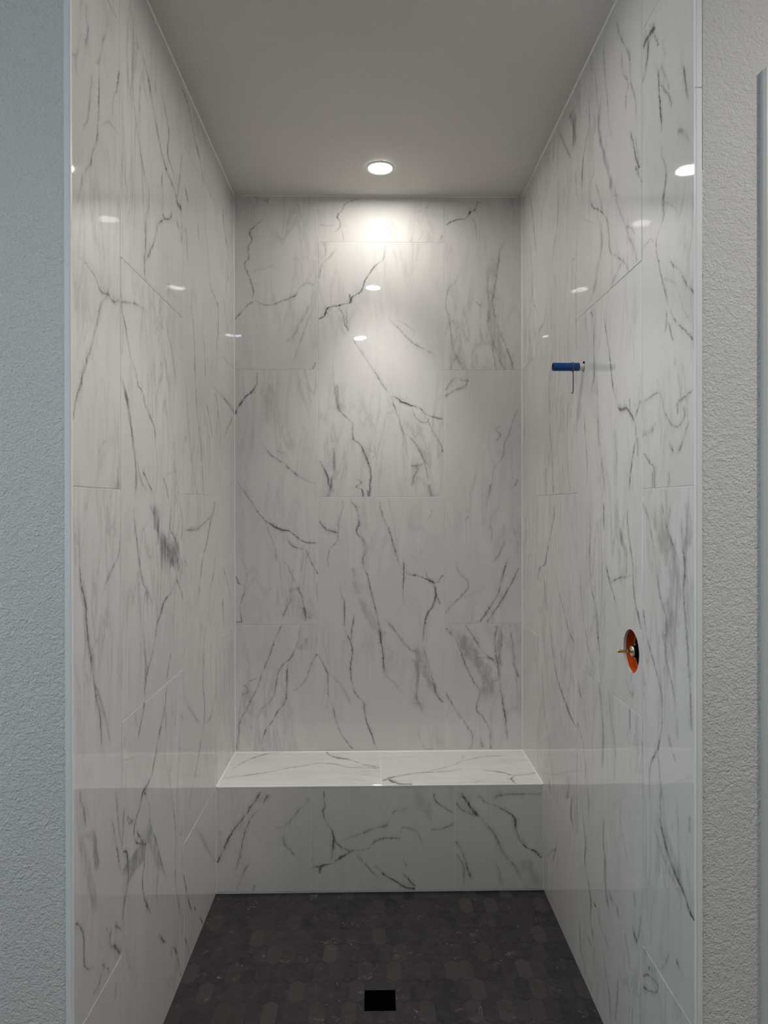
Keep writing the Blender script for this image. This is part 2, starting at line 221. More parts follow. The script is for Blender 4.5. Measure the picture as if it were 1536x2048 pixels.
front 2 1 6 0.03,1.288,7.6,0.25 0.099,1.258,8.2,0.25 0.159,1.209,8.3,0.25 0.239,1.169,8.4,0.25 0.308,1.11,9.2,0.25
front 2 1 2 0.042,1.075,4.8,0.45 0.112,1.051,4.7,0.45 0.161,1.036,4.9,0.45 0.216,1.006,5.1,0.45
front 2 1 2 0.023,1.041,4,0.3 0.082,1.041,4.1,0.3 0.161,1.011,4.3,0.3
front 2 1 6 0.021,1.199,4.1,0.25 0.081,1.189,4.2,0.25 0.14,1.164,4.3,0.25
front 2 1 5 0.019,1.347,31.6,0.12 0.079,1.327,32.5,0.12 0.139,1.298,33.5,0.12
front 1 0 7 0.819,0.4,51.5,0.08 0.874,0.37,56.2,0.08 0.913,0.33,64,0.08
left 12 0 4 1.535,2.153,3.6,0.4 1.591,2.14,3.5,0.45 1.613,2.146,3.5,0.5 1.655,2.141,3.5,0.4 1.68,2.154,4.1,0.4 1.699,2.167,3.7,0.4 1.728,2.173,3.6,0.4 1.764,2.179,3.5,0.4 1.795,2.179,3.5,0.2
left 8 0 2 1.274,2.181,4,0.12 1.334,2.186,4,0.15 1.403,2.182,4,0.35 1.48,2.166,4.1,0.35 1.523,2.156,4.1,0.35
left 12 1 4 1.81,1.823,6.4,0.45 1.855,1.806,6.7,0.5 1.898,1.779,6.9,0.5 1.939,1.757,7.1,0.45 1.992,1.72,7,0.4 2.048,1.69,6.7,0.35 2.101,1.665,7.4,0.3 2.156,1.613,7.3,0.3 2.207,1.591,6.5,0.2
left 12 1 0 1.661,1.555,25.4,0.3 1.694,1.549,15.4,0.3 1.758,1.532,7.3,0.22
left 12 1 6 1.708,1.683,4.7,0.15 1.759,1.667,6.3,0.15 1.793,1.599,10.1,0.15
left 12 1 6 1.992,1.766,5.3,0.15 2.036,1.738,5.3,0.15
left 12 1 6 2.294,1.794,4.8,0.2 2.345,1.777,4.8,0.2 2.38,1.763,4.8,0.2
left 9 1 4 2.264,1.319,7.2,0.2 2.325,1.333,7,0.7 2.365,1.325,7.1,0.45 2.452,1.317,7.2,0.3 2.53,1.287,7.1,0.3 2.566,1.302,10.9,0.25 2.578,1.345,21,0.2
left 9 1 6 2.539,1.151,4.5,0.3 2.58,1.151,4.5,0.3 2.636,1.159,4.5,0.3 2.675,1.141,4.9,0.3
left 9 0 4 0.925,2.594,18,0.35 0.935,2.64,7.5,0.5 0.995,2.647,6.4,0.65 1.014,2.671,7.3,0.5 1.052,2.685,6.1,0.5 1.115,2.687,6,0.5
left 9 1 0 2.525,0.932,6,0.3 2.594,0.925,6,0.35
left 9 1 6 2.647,0.995,5,0.4 2.688,0.975,4.9,0.4 2.768,0.944,4.8,0.4
left 9 0 4 1.134,2.536,4,0.5 1.159,2.533,4,0.6
left 9 1 2 2.327,1.325,5.7,0.5 2.364,1.288,5.5,0.4 2.407,1.25,5.1,0.5 2.453,1.218,4.7,0.5 2.486,1.201,5.7,0.6 2.519,1.151,6.7,0.5 2.536,1.134,5.7,0.5
left 9 0 6 1.043,2.594,6.7,0.5 1.071,2.556,4.9,0.5 1.143,2.525,4.4,0.5
left 9 0 4 0.936,2.534,5.4,0.3 0.966,2.561,4.9,0.3 1.005,2.583,4.6,0.3
left 9 1 6 2.292,1.101,11.7,0.33 2.344,1.082,11.7,0.33
left 8 1 2 1.637,1.24,3.7,0.35 1.684,1.224,3.6,0.45 1.733,1.215,3.5,0.25 1.815,1.231,3.6,0.2 1.844,1.238,4.2,0.45 1.882,1.277,5.7,0.5 1.913,1.328,5.4,0.35 1.944,1.35,5.7,0.4 1.962,1.391,5.7,0.55 1.987,1.404,4.8,0.35 2.026,1.45,4.7,0.3 2.064,1.475,4,0.35 2.103,1.493,4,0.6 2.139,1.517,3.7,0.4 2.183,1.523,3.5,0.3
left 8 1 3 1.636,1.42,11.2,0.3 1.701,1.407,11,0.3 1.753,1.419,11.4,0.3 1.814,1.439,11.7,0.35 1.876,1.464,12.3,0.35 1.923,1.494,13.3,0.4 1.964,1.524,13.5,0.5
left 8 0 6 1.163,2.153,5.1,0.14 1.228,2.205,4.8,0.14 1.289,2.236,4.5,0.14
left 8 1 6 2.02,1.001,4.4,0.25 2.104,1.038,4.7,0.25 2.175,1.093,5,0.25 2.235,1.136,4.9,0.25
left 8 1 6 1.981,1.076,4.1,0.25 2.045,1.094,4.1,0.25
left 8 0 6 1.248,1.637,9.6,0.5 1.256,1.654,5.6,0.5 1.293,1.682,4.9,0.5 1.337,1.713,4.7,0.5 1.358,1.721,4.3,0.5
left 8 0 6 1.308,1.667,5.5,0.3 1.366,1.693,6.8,0.3 1.406,1.759,9.5,0.3
left 8 1 6 1.639,1.088,5.2,0.4 1.682,1.123,5.3,0.4 1.719,1.158,5.5,0.4
left 8 0 6 0.983,1.74,4,0.12 1.149,1.717,4,0.12
left 5 0 6 0.839,2.703,5.6,0.5 0.893,2.742,5.6,0.5
left 5 1 6 2.616,0.687,4.7,0.25 2.697,0.711,4.7,0.25 2.759,0.735,4.8,0.25
left 5 1 6 2.486,0.852,4.6,0.28 2.545,0.862,4.6,0.28 2.61,0.883,4.7,0.28
left 5 1 6 2.171,0.387,4.5,0.2 2.3,0.386,4.6,0.4 2.376,0.354,4.6,0.45 2.466,0.353,5.1,0.65 2.489,0.415,13.5,0.65 2.504,0.474,11.9,0.5 2.53,0.516,5.2,0.3 2.603,0.53,4.7,0.28 2.691,0.57,4.8,0.25 2.801,0.609,4.8,0.2
left 5 1 4 1.659,0.62,5.1,0.35 1.825,0.657,5.2,0.35 1.914,0.694,5.4,0.4 2,0.73,5.2,0.35 2.145,0.752,5.1,0.45 2.232,0.763,5.1,0.38 2.315,0.786,5.3,0.3 2.387,0.82,5.5,0.25
left 5 1 6 2.096,0.589,4.5,0.2 2.19,0.594,4.6,0.5 2.261,0.614,4.8,0.35 2.317,0.64,4.9,0.2
left 5 1 6 1.899,0.465,5.5,0.4 1.96,0.508,5.8,0.4 2.035,0.576,6.1,0.4
left 5 1 4 1.664,0.721,5.6,0.26 1.728,0.768,5.2,0.26 1.841,0.824,4.8,0.26 1.953,0.857,4.7,0.26 2.099,0.898,4.7,0.26
left 5 1 4 1.888,0.295,8.9,0.5 2.019,0.358,9.1,0.25 2.119,0.418,9.4,0.25
left 5 1 6 1.913,0.39,4.5,0.2 2.085,0.373,4.5,0.2
left 5 1 6 2.395,0.489,4.6,0.25 2.456,0.503,4.6,0.25
left 2 1 6 2.712,0.131,4.6,0.4 2.779,0.149,5.6,0.4 2.855,0.235,5.2,0.4 2.955,0.251,4.6,0.4
left 2 1 6 2.638,0.132,5.2,0.4 2.73,0.185,5.2,0.4
left 2 1 6 2.31,0.118,4.8,0.3 2.412,0.153,5.1,0.3 2.503,0.222,5.8,0.3 2.559,0.272,6,0.3
left 1 0 4 -0.013,2.061,4.6,0.4 0.083,2.078,4.5,0.4 0.276,2.101,4.5,0.4
left 1 0 6 0.046,2.038,5.1,0.5 0.157,1.98,5.1,0.5 0.245,1.928,5.2,0.5
left 8 1 7 1.398,1.134,37.2,0.25 1.445,1.151,36.6,0.3 1.506,1.168,38.8,0.4 1.547,1.201,43,0.45 1.597,1.232,42.9,0.45 1.636,1.263,44.9,0.5
left 8 1 4 1.416,0.919,7,0.45 1.435,0.946,5.8,0.45 1.498,1.005,5.8,0.45 1.527,1.043,6.7,0.45 1.554,1.08,4.3,0.45 1.596,1.07,4,0.45 1.637,1.088,4.4,0.35
left 8 0 7 0.956,1.441,46.2,0.4 1.025,1.456,46.9,0.4 1.098,1.482,48.8,0.4 1.168,1.516,50.2,0.4
left 8 0 6 1.062,1.47,6.4,0.7 1.098,1.482,6.5,0.7 1.134,1.5,6.7,0.7
left 8 1 2 1.501,0.945,4.1,0.4 1.583,0.924,4.1,0.4
left 8 0 6 1.006,1.396,6,0.35 1.098,1.477,6,0.35
left 8 1 4 1.066,1.339,4,0.5 1.097,1.335,4.3,0.5 1.139,1.312,5.2,0.5 1.181,1.267,5.4,0.6 1.223,1.235,4.6,0.5 1.264,1.219,5.1,0.6 1.283,1.186,6.5,0.6 1.31,1.161,7.2,0.7 1.329,1.117,11.8,0.7 1.352,1.044,8.2,0.6 1.386,1.016,5.2,0.45
left 7 1 2 0.963,1.405,5,0.4 0.999,1.378,5,0.5 1.037,1.349,4.6,0.5 1.06,1.342,4.2,0.5
left 8 0 4 0.926,1.305,5.9,0.45 0.967,1.349,5.4,0.45 1.016,1.386,5,0.45
left 8 1 6 1.279,1.311,5,0.25 1.354,1.311,5.3,0.36 1.405,1.354,6.1,0.36 1.454,1.381,5.4,0.36 1.518,1.401,5.3,0.36 1.572,1.421,5.1,0.36 1.634,1.427,5,0.36
left 8 1 7 1.088,1.335,12.6,0.22 1.147,1.327,12.5,0.22 1.219,1.341,12.8,0.22 1.282,1.355,12.8,0.22
left 8 1 6 1.334,1.152,4,0.22 1.399,1.152,4,0.22
left 8 1 6 1.149,1.037,4,0.2 1.267,1.045,4,0.2
left 8 1 4 1.068,1.12,5.2,0.3 1.1,1.102,5.2,0.4 1.146,1.074,5.2,0.4
left 7 0 4 1.12,1.048,11.1,0.4 1.138,1.001,8.4,0.5 1.172,0.951,6.3,0.55 1.214,0.909,6.4,0.6 1.238,0.869,6.8,0.6 1.27,0.832,5,0.65 1.315,0.811,4.2,0.7 1.358,0.805,4.5,0.65 1.386,0.776,5.5,0.5 1.42,0.746,5.3,0.5
left 7 1 6 0.866,1.112,4.7,0.25 0.923,1.13,4.6,0.25 1.001,1.138,4.5,0.25
left 7 1 6 0.547,1.023,4.7,0.2 0.634,1.05,4.8,0.2 0.76,1.104,5,0.2 0.85,1.156,5.2,0.2
left 7 1 2 1.008,1.405,4.9,0.2 1.054,1.425,4.9,0.2
left 7 1 4 0.984,1.507,4.6,0.2 1.02,1.501,4.6,0.2
left 7 1 6 0.76,1.453,6,0.5 0.796,1.484,6,0.5
left 7 1 6 0.784,1.33,5.6,0.5 0.804,1.344,5.6,0.5
left 11 1 6 0.984,1.637,5.9,0.3 1.048,1.662,5.7,0.45 1.11,1.672,5.7,0.45 1.154,1.691,5.9,0.35 1.237,1.72,5.8,0.45 1.297,1.738,5.7,0.5 1.351,1.752,5.6,0.45 1.392,1.756,5.8,0.45 1.45,1.782,5.7,0.45 1.512,1.791,5.5,0.45 1.577,1.79,5.5,0.45 1.631,1.794,5.5,0.45
left 11 1 2 1.534,1.799,4.8,0.2 1.56,1.816,4.8,0.2
left 11 1 2 1.391,1.665,5.3,0.2 1.434,1.628,5.8,0.3 1.463,1.59,6.7,0.35 1.496,1.545,5.3,0.45 1.529,1.533,4.1,0.4 1.591,1.527,4,0.3
left 11 1 6 1.011,1.599,4.9,0.25 1.076,1.626,5,0.25 1.147,1.667,5.3,0.25 1.217,1.715,5.5,0.25
left 11 1 6 1.427,1.704,4.4,0.2 1.447,1.714,4.4,0.2
left 11 1 6 1.222,1.706,5.3,0.2 1.303,1.734,5.3,0.2 1.347,1.752,5.4,0.2
left 11 1 6 0.88,1.755,5.2,0.3 0.939,1.772,5.4,0.3 0.993,1.798,5.5,0.3
left 4 1 2 1.201,0.761,7.2,0.2 1.255,0.725,7,0.35 1.324,0.687,6.7,0.4 1.406,0.648,7.5,0.5 1.483,0.568,8.2,0.45 1.552,0.512,8.3,0.5 1.603,0.453,8.3,0.45 1.644,0.423,7.5,0.45
left 4 1 6 1.229,0.529,4.7,0.42 1.279,0.514,5.3,0.5 1.345,0.456,5.3,0.42 1.422,0.425,4.8,0.42
left 4 1 6 0.518,0.858,12,0.4 0.527,0.825,4.7,0.5 0.555,0.836,4.1,0.55 0.592,0.813,5.8,0.5 0.621,0.766,6.1,0.4 0.675,0.718,5.4,0.45 0.731,0.667,5.5,0.55 0.768,0.628,4.4,0.5 0.851,0.614,4,0.45 0.939,0.64,4,0.5 1.017,0.626,4,0.5 1.092,0.625,4.3,0.38 1.158,0.571,5.2,0.3 1.227,0.515,5.2,0.3
left 4 0 6 0.454,1.59,4.6,0.32 0.621,1.554,4.6,0.32 0.77,1.534,4.5,0.32 0.893,1.535,4.5,0.32
left 4 0 6 0.704,0.803,5.4,0.25 0.799,0.867,5.4,0.25 0.887,0.927,5.4,0.25
left 4 0 6 0.354,0.848,4.7,0.3 0.431,0.828,5,0.3 0.519,0.767,4.8,0.3 0.602,0.766,4.5,0.3
left 4 1 2 1.424,0.455,8.2,0.2 1.506,0.331,5.9,0.2 1.61,0.298,4.7,0.2
left 4 0 2 0.862,1.411,5,0.3 0.904,1.431,5,0.3
left 1 1 6 1.169,0.093,5.3,0.45 1.226,0.129,5.8,0.45 1.299,0.2,6.8,0.45 1.364,0.284,7.4,0.45
left 1 1 7 1.075,0.237,13.6,0.3 1.113,0.253,13.2,0.3 1.224,0.286,13,0.3
left 0 1 6 0.763,0.134,4.5,0.3 1.027,0.168,4.5,0.3
left 0 1 6 0.566,0.208,4.6,0.25 0.76,0.257,4.5,0.25 1.004,0.238,4.5,0.25
left 11 1 6 0.885,1.76,4.6,0.35 0.918,1.767,4.9,0.35 0.973,1.796,5.1,0.35
left 11 1 6 0.886,1.693,4.7,0.14 0.929,1.68,4.7,0.14
left 11 1 4 0.662,1.529,4.4,0.4 0.684,1.539,4.3,0.4 0.74,1.562,4.3,0.4 0.797,1.581,4.3,0.4 0.847,1.603,4.4,0.4
left 11 1 4 0.722,1.524,4.2,0.3 0.827,1.557,4.1,0.3 0.901,1.571,4.1,0.3
left 11 1 7 0.749,1.686,15.9,0.25 0.795,1.702,15.7,0.25 0.839,1.714,19.8,0.25 0.879,1.775,27.1,0.25
left 11 1 7 0.657,1.699,21.4,0.18 0.741,1.73,21.7,0.18 0.821,1.768,21.5,0.18 0.892,1.789,20.9,0.18
left 11 1 2 0.529,1.695,7.1,0.4 0.579,1.769,4.8,0.4 0.642,1.772,4.1,0.4 0.677,1.79,5,0.4 0.701,1.815,5.8,0.4
left 11 0 6 1.662,0.494,4.6,0.3 1.692,0.478,4.1,0.3 1.724,0.478,4,0.3
left 11 1 4 0.459,1.54,8.2,0.38 0.5,1.578,8.2,0.38 0.539,1.614,6.6,0.38 0.557,1.605,9.9,0.38 0.564,1.582,18,0.38
left 11 1 6 0.547,1.61,5,0.35 0.588,1.64,5,0.35
left 11 0 4 1.53,0.516,5.9,0.3 1.587,0.563,5.9,0.3
left 11 0 6 1.615,0.466,5.4,0.3 1.667,0.513,5.4,0.3
left 10 1 6 0.362,1.579,4.1,0.28 0.409,1.569,4.1,0.28
left 7 1 6 0.712,1.436,4.2,0.45 0.744,1.425,4.9,0.45 0.769,1.397,6,0.45
left 7 1 7 0.489,1.18,31.4,0.2 0.543,1.22,30.9,0.2 0.616,1.272,30.8,0.2 0.699,1.333,31.1,0.2
left 7 1 6 0.416,1.108,5.9,0.35 0.459,1.145,5.6,0.5 0.51,1.179,5.3,0.4 0.606,1.233,5.3,0.4 0.698,1.296,5.1,0.3 0.74,1.302,4.8,0.3 0.767,1.32,5.2,0.4 0.802,1.338,5.1,0.4
left 7 0 6 1.309,0.653,4.6,0.6 1.333,0.649,5,0.6 1.38,0.686,6,0.6 1.414,0.721,6.4,0.6
left 7 0 6 1.345,0.651,5.1,0.5 1.408,0.685,5.4,0.5 1.43,0.706,6.3,0.5
left 7 1 0 0.722,1.524,4,0.3 0.768,1.518,4,0.3 0.827,1.508,4.1,0.3
left 7 0 6 1.435,0.763,4,0.5 1.457,0.762,4.6,0.5 1.493,0.796,5.5,0.5
left 7 1 0 0.538,1.52,5.1,0.3 0.563,1.515,5.4,0.4 0.598,1.494,5.5,0.55 0.643,1.479,5,0.4 0.691,1.489,5.7,0.6 0.716,1.519,7.8,0.55
left 7 1 7 0.606,1.415,110,0.3 0.636,1.414,111.3,0.3 0.674,1.425,114.2,0.3
left 7 1 6 0.414,1.286,4.9,0.55 0.466,1.323,4.9,0.55 0.509,1.352,4.4,0.65 0.561,1.364,4,0.55 0.594,1.346,4.1,0.55 0.651,1.345,4,0.55
left 7 1 6 0.397,1.221,4.6,0.33 0.457,1.234,4.5,0.33 0.478,1.221,4.6,0.33 0.51,1.22,4.5,0.33
left 7 1 6 0.198,0.952,4.4,0.4 0.29,0.993,4.3,0.33 0.374,1.024,4.1,0.33 0.436,1.032,4,0.33 0.52,1.023,4,0.33 0.593,1.038,4.1,0.33 0.665,1.061,4.2,0.33
left 7 1 6 0.234,1.132,5.9,0.55 0.279,1.181,5.6,0.55 0.312,1.209,5.2,0.55
left 7 1 4 0.012,0.953,4.9,0.45 0.046,0.978,4.5,0.45 0.093,0.994,4.5,0.45 0.154,1.034,5.7,0.45 0.201,1.103,7.1,0.3
left 7 1 6 0.152,1.073,4.2,0.4 0.178,1.08,4.2,0.4
left 7 1 6 0.229,1.471,4.5,0.14 0.282,1.476,4.5,0.14
left 3 0 6 0.487,0.188,5.9,0.2 0.602,0.287,6.1,0.2 0.707,0.388,6.2,0.2
left 3 1 2 0.144,0.809,4.9,0.45 0.223,0.864,4.7,0.45 0.289,0.899,4.5,0.45 0.34,0.925,4.5,0.45
left 3 1 6 0.126,0.76,4.7,0.5 0.156,0.78,4.7,0.5
left 3 0 4 0.648,0.016,5.5,0.5 0.71,0.075,5.5,0.5
left 3 1 0 0.013,0.847,4.4,0.32 0.053,0.865,4.8,0.32 0.123,0.918,5,0.32
left 12 1 6 2.667,1.752,6.2,0.22 2.684,1.748,6.3,0.22 2.729,1.734,6,0.22 2.748,1.747,6,0.22 2.783,1.738,6.2,0.22
left 12 1 6 2.576,1.795,4.8,0.2 2.599,1.803,4.5,0.2 2.641,1.791,4.8,0.2 2.698,1.769,4.8,0.2
left 12 1 6 2.669,1.698,6.9,0.35 2.697,1.664,5.3,0.45 2.745,1.649,4.9,0.25 2.803,1.618,4.8,0.2 2.853,1.607,4.6,0.2
left 12 1 6 2.347,1.771,3.9,0.25 2.393,1.749,4.2,0.45 2.421,1.722,4.3,0.5 2.443,1.713,3.9,0.45 2.491,1.687,3.8,0.65 2.528,1.678,3.5,0.38 2.588,1.671,3.5,0.45 2.645,1.669,3.5,0.3 2.697,1.664,3.5,0.3
left 12 1 6 2.471,1.771,4.8,0.25 2.526,1.735,4.4,0.25 2.585,1.721,4.1,0.25 2.652,1.707,4.1,0.25
left 12 1 2 2.595,1.583,4,0.15 2.645,1.577,4.2,0.2 2.697,1.549,4.3,0.55 2.752,1.532,4.2,0.6
left 12 0 4 1.539,2.582,4,0.15 1.577,2.584,4.3,0.15 1.66,2.538,4.6,0.15
left 12 0 2 1.787,2.63,4.7,0.2 1.828,2.604,4.7,0.2
left 9 1 6 2.507,1.312,4.6,0.25 2.549,1.319,4.9,0.25 2.619,1.36,5.2,0.25 2.686,1.399,5,0.25 2.75,1.424,4.6,0.25 2.832,1.43,4.5,0.25 2.922,1.423,4.5,0.25 2.995,1.441,4.6,0.25
left 9 0 6 1.028,2.634,11.3,0.5 1.064,2.68,8.5,0.6 1.124,2.701,7.5,0.65 1.149,2.714,9.1,0.4 1.198,2.762,10,0.35 1.236,2.803,11.2,0.35 1.273,2.856,10.3,0.35 1.33,2.903,8.4,0.35 1.377,2.926,7.8,0.35
left 9 1 6 2.687,0.99,8.1,0.4 2.724,1.046,7.8,0.4 2.764,1.098,4.8,0.45 2.822,1.084,4.6,0.5 2.87,1.115,5.6,0.38 2.93,1.164,5.8,0.25
left 9 1 6 2.873,1.22,4.6,0.3 2.911,1.228,4.6,0.3
left 9 1 6 2.9,1.384,4.7,0.3 2.939,1.397,4.7,0.3
left 9 1 2 2.696,0.971,4.7,0.25 2.758,0.951,4.8,0.25 2.837,0.921,4.8,0.25
left 6 0 2 0.578,2.824,8,0.45 0.616,2.88,7.5,0.45 0.665,2.941,6,0.4 0.713,2.964,5,0.8 0.748,2.981,5.3,0.6 0.792,3.015,5.5,0.45 0.846,3.052,4.9,0.45 0.919,3.07,4.6,0.5
left 6 1 2 3.006,0.676,5,0.2 3.076,0.712,5,0.2
left 6 1 6 2.898,0.59,4.5,0.2 3.014,0.602,4.5,0.2
right 12 1 6 2.095,1.691,3.3,0.75 2.135,1.672,3.3,0.55 2.182,1.648,3.3,0.5 2.229,1.629,3.2,0.5 2.275,1.614,3,0.5 2.293,1.619,3.6,0.5 2.313,1.639,4,0.4 2.337,1.659,3.1,0.4 2.374,1.656,3,0.75 2.398,1.663,3.2,0.5 2.417,1.673,3.4,0.5
right 12 0 4 1.518,2.297,3.6,0.3 1.567,2.306,3.6,0.3 1.604,2.28,4.3,0.3
right 12 0 2 1.691,2.095,4.3,0.5 1.727,2.058,4,0.5 1.779,2.019,3.7,0.5 1.824,1.989,3.6,0.5
right 12 1 6 2.037,1.658,3.5,0.2 2.067,1.677,3.2,0.55 2.095,1.677,3,0.55
right 12 1 6 2.007,1.718,3.5,0.45 2.038,1.7,3.4,0.45 2.065,1.686,3.4,0.45
right 12 0 2 1.673,2.237,6.2,0.12 1.701,2.204,5.4,0.42 1.754,2.163,5.4,0.42 1.783,2.128,5.7,0.42 1.824,2.093,5.2,0.42
right 12 0 6 1.658,2.179,4,0.25 1.728,2.141,4.9,0.25 1.771,2.069,5.9,0.25 1.804,2.038,4.8,0.25
right 12 1 6 1.948,1.727,3.1,0.25 1.976,1.718,3.1,0.25
right 12 0 0 1.528,1.894,4,0.3 1.623,1.904,4,0.3 1.643,1.889,6.6,0.3 1.667,1.846,6.1,0.3 1.709,1.813,4.6,0.3 1.736,1.806,4,0.3 1.779,1.823,4.3,0.3
right 12 1 4 1.823,1.779,4.2,0.3 1.85,1.77,4.2,0.3
right 12 1 6 1.903,1.628,3,0.2 1.94,1.623,3,0.2
right 12 0 0 1.736,1.863,3.6,0.4 1.77,1.869,3.5,0.4 1.819,1.876,3.5,0.4
right 12 1 2 1.832,1.74,3.5,0.4 1.863,1.736,3.5,0.4
right 12 1 6 1.739,1.727,7.2,0.33 1.762,1.762,5.9,0.33 1.787,1.779,5,0.33 1.817,1.803,5.2,0.33
right 12 0 4 1.516,1.806,10,0.2 1.561,1.81,10.1,0.2 1.603,1.818,10.2,0.2
right 12 0 6 1.582,1.807,4.8,0.2 1.613,1.829,4.8,0.2
right 12 0 6 1.681,1.774,4.3,0.4 1.718,1.747,4.3,0.4
right 12 1 0 1.658,1.602,3.5,0.4 1.707,1.602,3.8,0.4 1.73,1.571,6.2,0.4 1.758,1.528,6.4,0.4
right 12 1 4 1.667,1.587,3.5,0.28 1.712,1.592,3.5,0.28
right 12 1 4 1.66,1.686,4.5,0.2 1.707,1.69,4.5,0.2
right 12 0 6 1.673,2.359,3.5,0.2 1.714,2.333,3.7,0.2 1.737,2.312,4.1,0.2
right 9 1 4 2.278,1.423,6.6,0.35 2.313,1.385,7.5,0.35 2.346,1.332,8.2,0.4 2.395,1.262,5.7,0.45 2.446,1.255,4.6,0.45 2.486,1.24,5.2,0.4 2.52,1.21,7.1,0.5 2.556,1.156,8.2,0.5 2.599,1.09,6.2,0.35 2.652,1.065,4.5,0.25 2.692,1.082,4.9,0.25
right 9 1 5 2.279,1.055,24.4,0.26 2.332,1.123,20.9,0.26 2.383,1.155,17.6,0.26 2.437,1.187,15.1,0.26 2.504,1.172,16.2,0.26 2.552,1.14,17.9,0.26
right 9 1 6 2.301,1.472,5.3,0.35 2.358,1.436,5.4,0.25 2.409,1.398,5.6,0.25 2.5,1.333,5.2,0.25 2.59,1.291,5,0.25
right 9 0 6 1.398,2.409,4.4,0.3 1.448,2.385,5,0.3 1.472,2.353,6.6,0.3
right 9 1 4 2.279,1.483,4.4,0.3 2.331,1.46,5,0.3 2.377,1.411,5.9,0.3
right 9 0 4 1.283,2.281,4.9,0.3 1.332,2.304,4.9,0.3 1.372,2.318,4.8,0.3
right 9 1 6 2.531,1.203,4.7,0.2 2.662,1.124,4.7,0.2
right 8 1 6 1.924,1.324,4.6,0.5 1.957,1.296,3.9,0.5 2.019,1.275,3.7,0.5 2.07,1.261,3.7,0.55 2.128,1.239,3.8,0.5 2.183,1.217,3.6,0.4 2.24,1.21,3.5,0.35
right 8 1 6 1.916,1.317,3,0.25 2.045,1.311,3,0.25
right 8 0 6 1.324,1.92,5.9,0.7 1.351,1.897,4.7,0.7 1.397,1.895,4.6,0.55 1.428,1.878,5.3,0.85 1.458,1.858,8.8,0.95 1.47,1.846,6.5,0.85
right 8 1 6 1.882,1.428,3,0.4 1.923,1.425,3,0.4
right 8 1 2 1.859,1.47,3.7,0.5 1.875,1.482,3.9,0.5 1.902,1.505,4,0.5
right 8 1 6 1.634,1.415,3.6,0.5 1.676,1.424,3.6,0.6 1.729,1.44,3.7,0.6 1.777,1.458,3.8,0.6 1.81,1.473,3.5,0.7 1.85,1.47,3.5,0.85
right 8 1 6 1.752,1.488,3.5,0.4 1.809,1.482,3.5,0.4
right 8 1 2 1.966,1.079,6.2,0.35 2.002,1.088,6.3,0.35 2.075,1.113,6,0.35 2.139,1.105,6,0.42 2.202,1.106,6.2,0.35 2.258,1.072,7,0.35
right 8 1 2 2.2,1.028,4,0.2 2.267,1.019,4,0.2
right 8 1 6 1.924,0.953,4.1,0.3 1.962,0.962,4.1,0.3
right 8 1 6 1.673,1.017,4.1,0.33 1.742,1.035,4,0.33 1.851,1.017,4.1,0.33 1.935,1,4.1,0.33
right 8 1 6 1.635,1.23,8.6,0.25 1.734,1.192,8.6,0.25 1.811,1.161,8.3,0.25 1.915,1.146,8,0.25 2.045,1.138,8,0.25
right 8 1 6 1.736,1.324,4,0.2 1.798,1.317,4,0.42 1.846,1.31,4,0.3
right 5 1 6 2.572,0.565,5,0.25 2.638,0.596,5.3,0.4 2.701,0.646,5,0.3 2.786,0.665,4.5,0.3 2.908,0.67,4.5,0.3
right 5 1 6 2.445,0.644,4.3,0.2 2.532,0.608,4.3,0.2
right 5 0 4 0.305,2.309,7.4,0.35 0.35,2.368,5.2,0.35 0.436,2.387,5,0.35 0.491,2.438,6.2,0.35
right 5 1 0 2.706,0.917,4.6,0.25 2.8,0.898,4.6,0.25
right 5 1 2 2.102,0.982,6.4,0.25 2.155,0.915,4.3,0.25 2.287,0.906,4,0.25 2.449,0.897,4,0.25
right 5 1 4 1.67,0.591,7.1,0.32 1.832,0.567,7.2,0.32 1.932,0.536,7.1,0.32 2.063,0.529,7,0.32 2.188,0.556,7.3,0.32 2.275,0.594,7.6,0.32
right 5 1 4 1.671,0.832,4.3,0.3 1.755,0.801,4.1,0.3 1.844,0.79,4,0.3 1.979,0.802,4,0.3
right 5 1 6 2.141,0.844,5,0.2 2.226,0.803,4.5,0.2 2.329,0.835,4.7,0.2
right 5 1 0 1.746,0.311,4.5,0.2 2.026,0.318,4.5,0.2
right 2 1 4 2.735,0.292,4.7,0.45 2.79,0.277,4.7,0.45 2.873,0.246,4.8,0.45 2.958,0.214,4.9,0.45 3.051,0.166,5.1,0.45
right 2 1 4 2.459,0.321,5.8,0.4 2.57,0.228,5,0.4 2.691,0.213,4.6,0.4 2.826,0.181,4.6,0.4
right 1 1 6 1.909,0.056,4.5,0.2 2.099,0.057,4.5,0.2
right 11 1 2 1.08,1.734,4.5,0.33 1.142,1.725,4.7,0.33 1.197,1.703,5.1,0.33 1.238,1.675,4.9,0.33 1.283,1.666,4.5,0.33 1.332,1.675,4.5,0.33 1.361,1.661,5.2,0.33 1.405,1.632,5,0.33 1.468,1.612,4.8,0.33 1.536,1.586,4.9,0.33 1.589,1.56,5.6,0.33 1.631,1.516,6.5,0.33
right 11 1 7 1.232,1.735,55.5,0.18 1.281,1.699,46,0.18 1.36,1.708,45.3,0.18 1.438,1.717,45.4,0.18 1.494,1.69,53.5,0.18 1.57,1.632,57.4,0.18 1.631,1.581,58.7,0.18
right 11 1 6 1.487,1.748,5.5,0.33 1.501,1.735,5.5,0.33 1.533,1.704,5.2,0.33 1.579,1.671,4.7,0.33 1.63,1.642,4.6,0.33
right 11 1 4 1.111,1.81,5,0.3 1.211,1.802,5,0.42 1.299,1.79,5.1,0.35 1.371,1.778,5.1,0.42 1.425,1.769,5,0.5 1.474,1.778,5,0.42 1.518,1.765,5.1,0.42 1.573,1.761,5,0.48 1.629,1.766,5,0.42
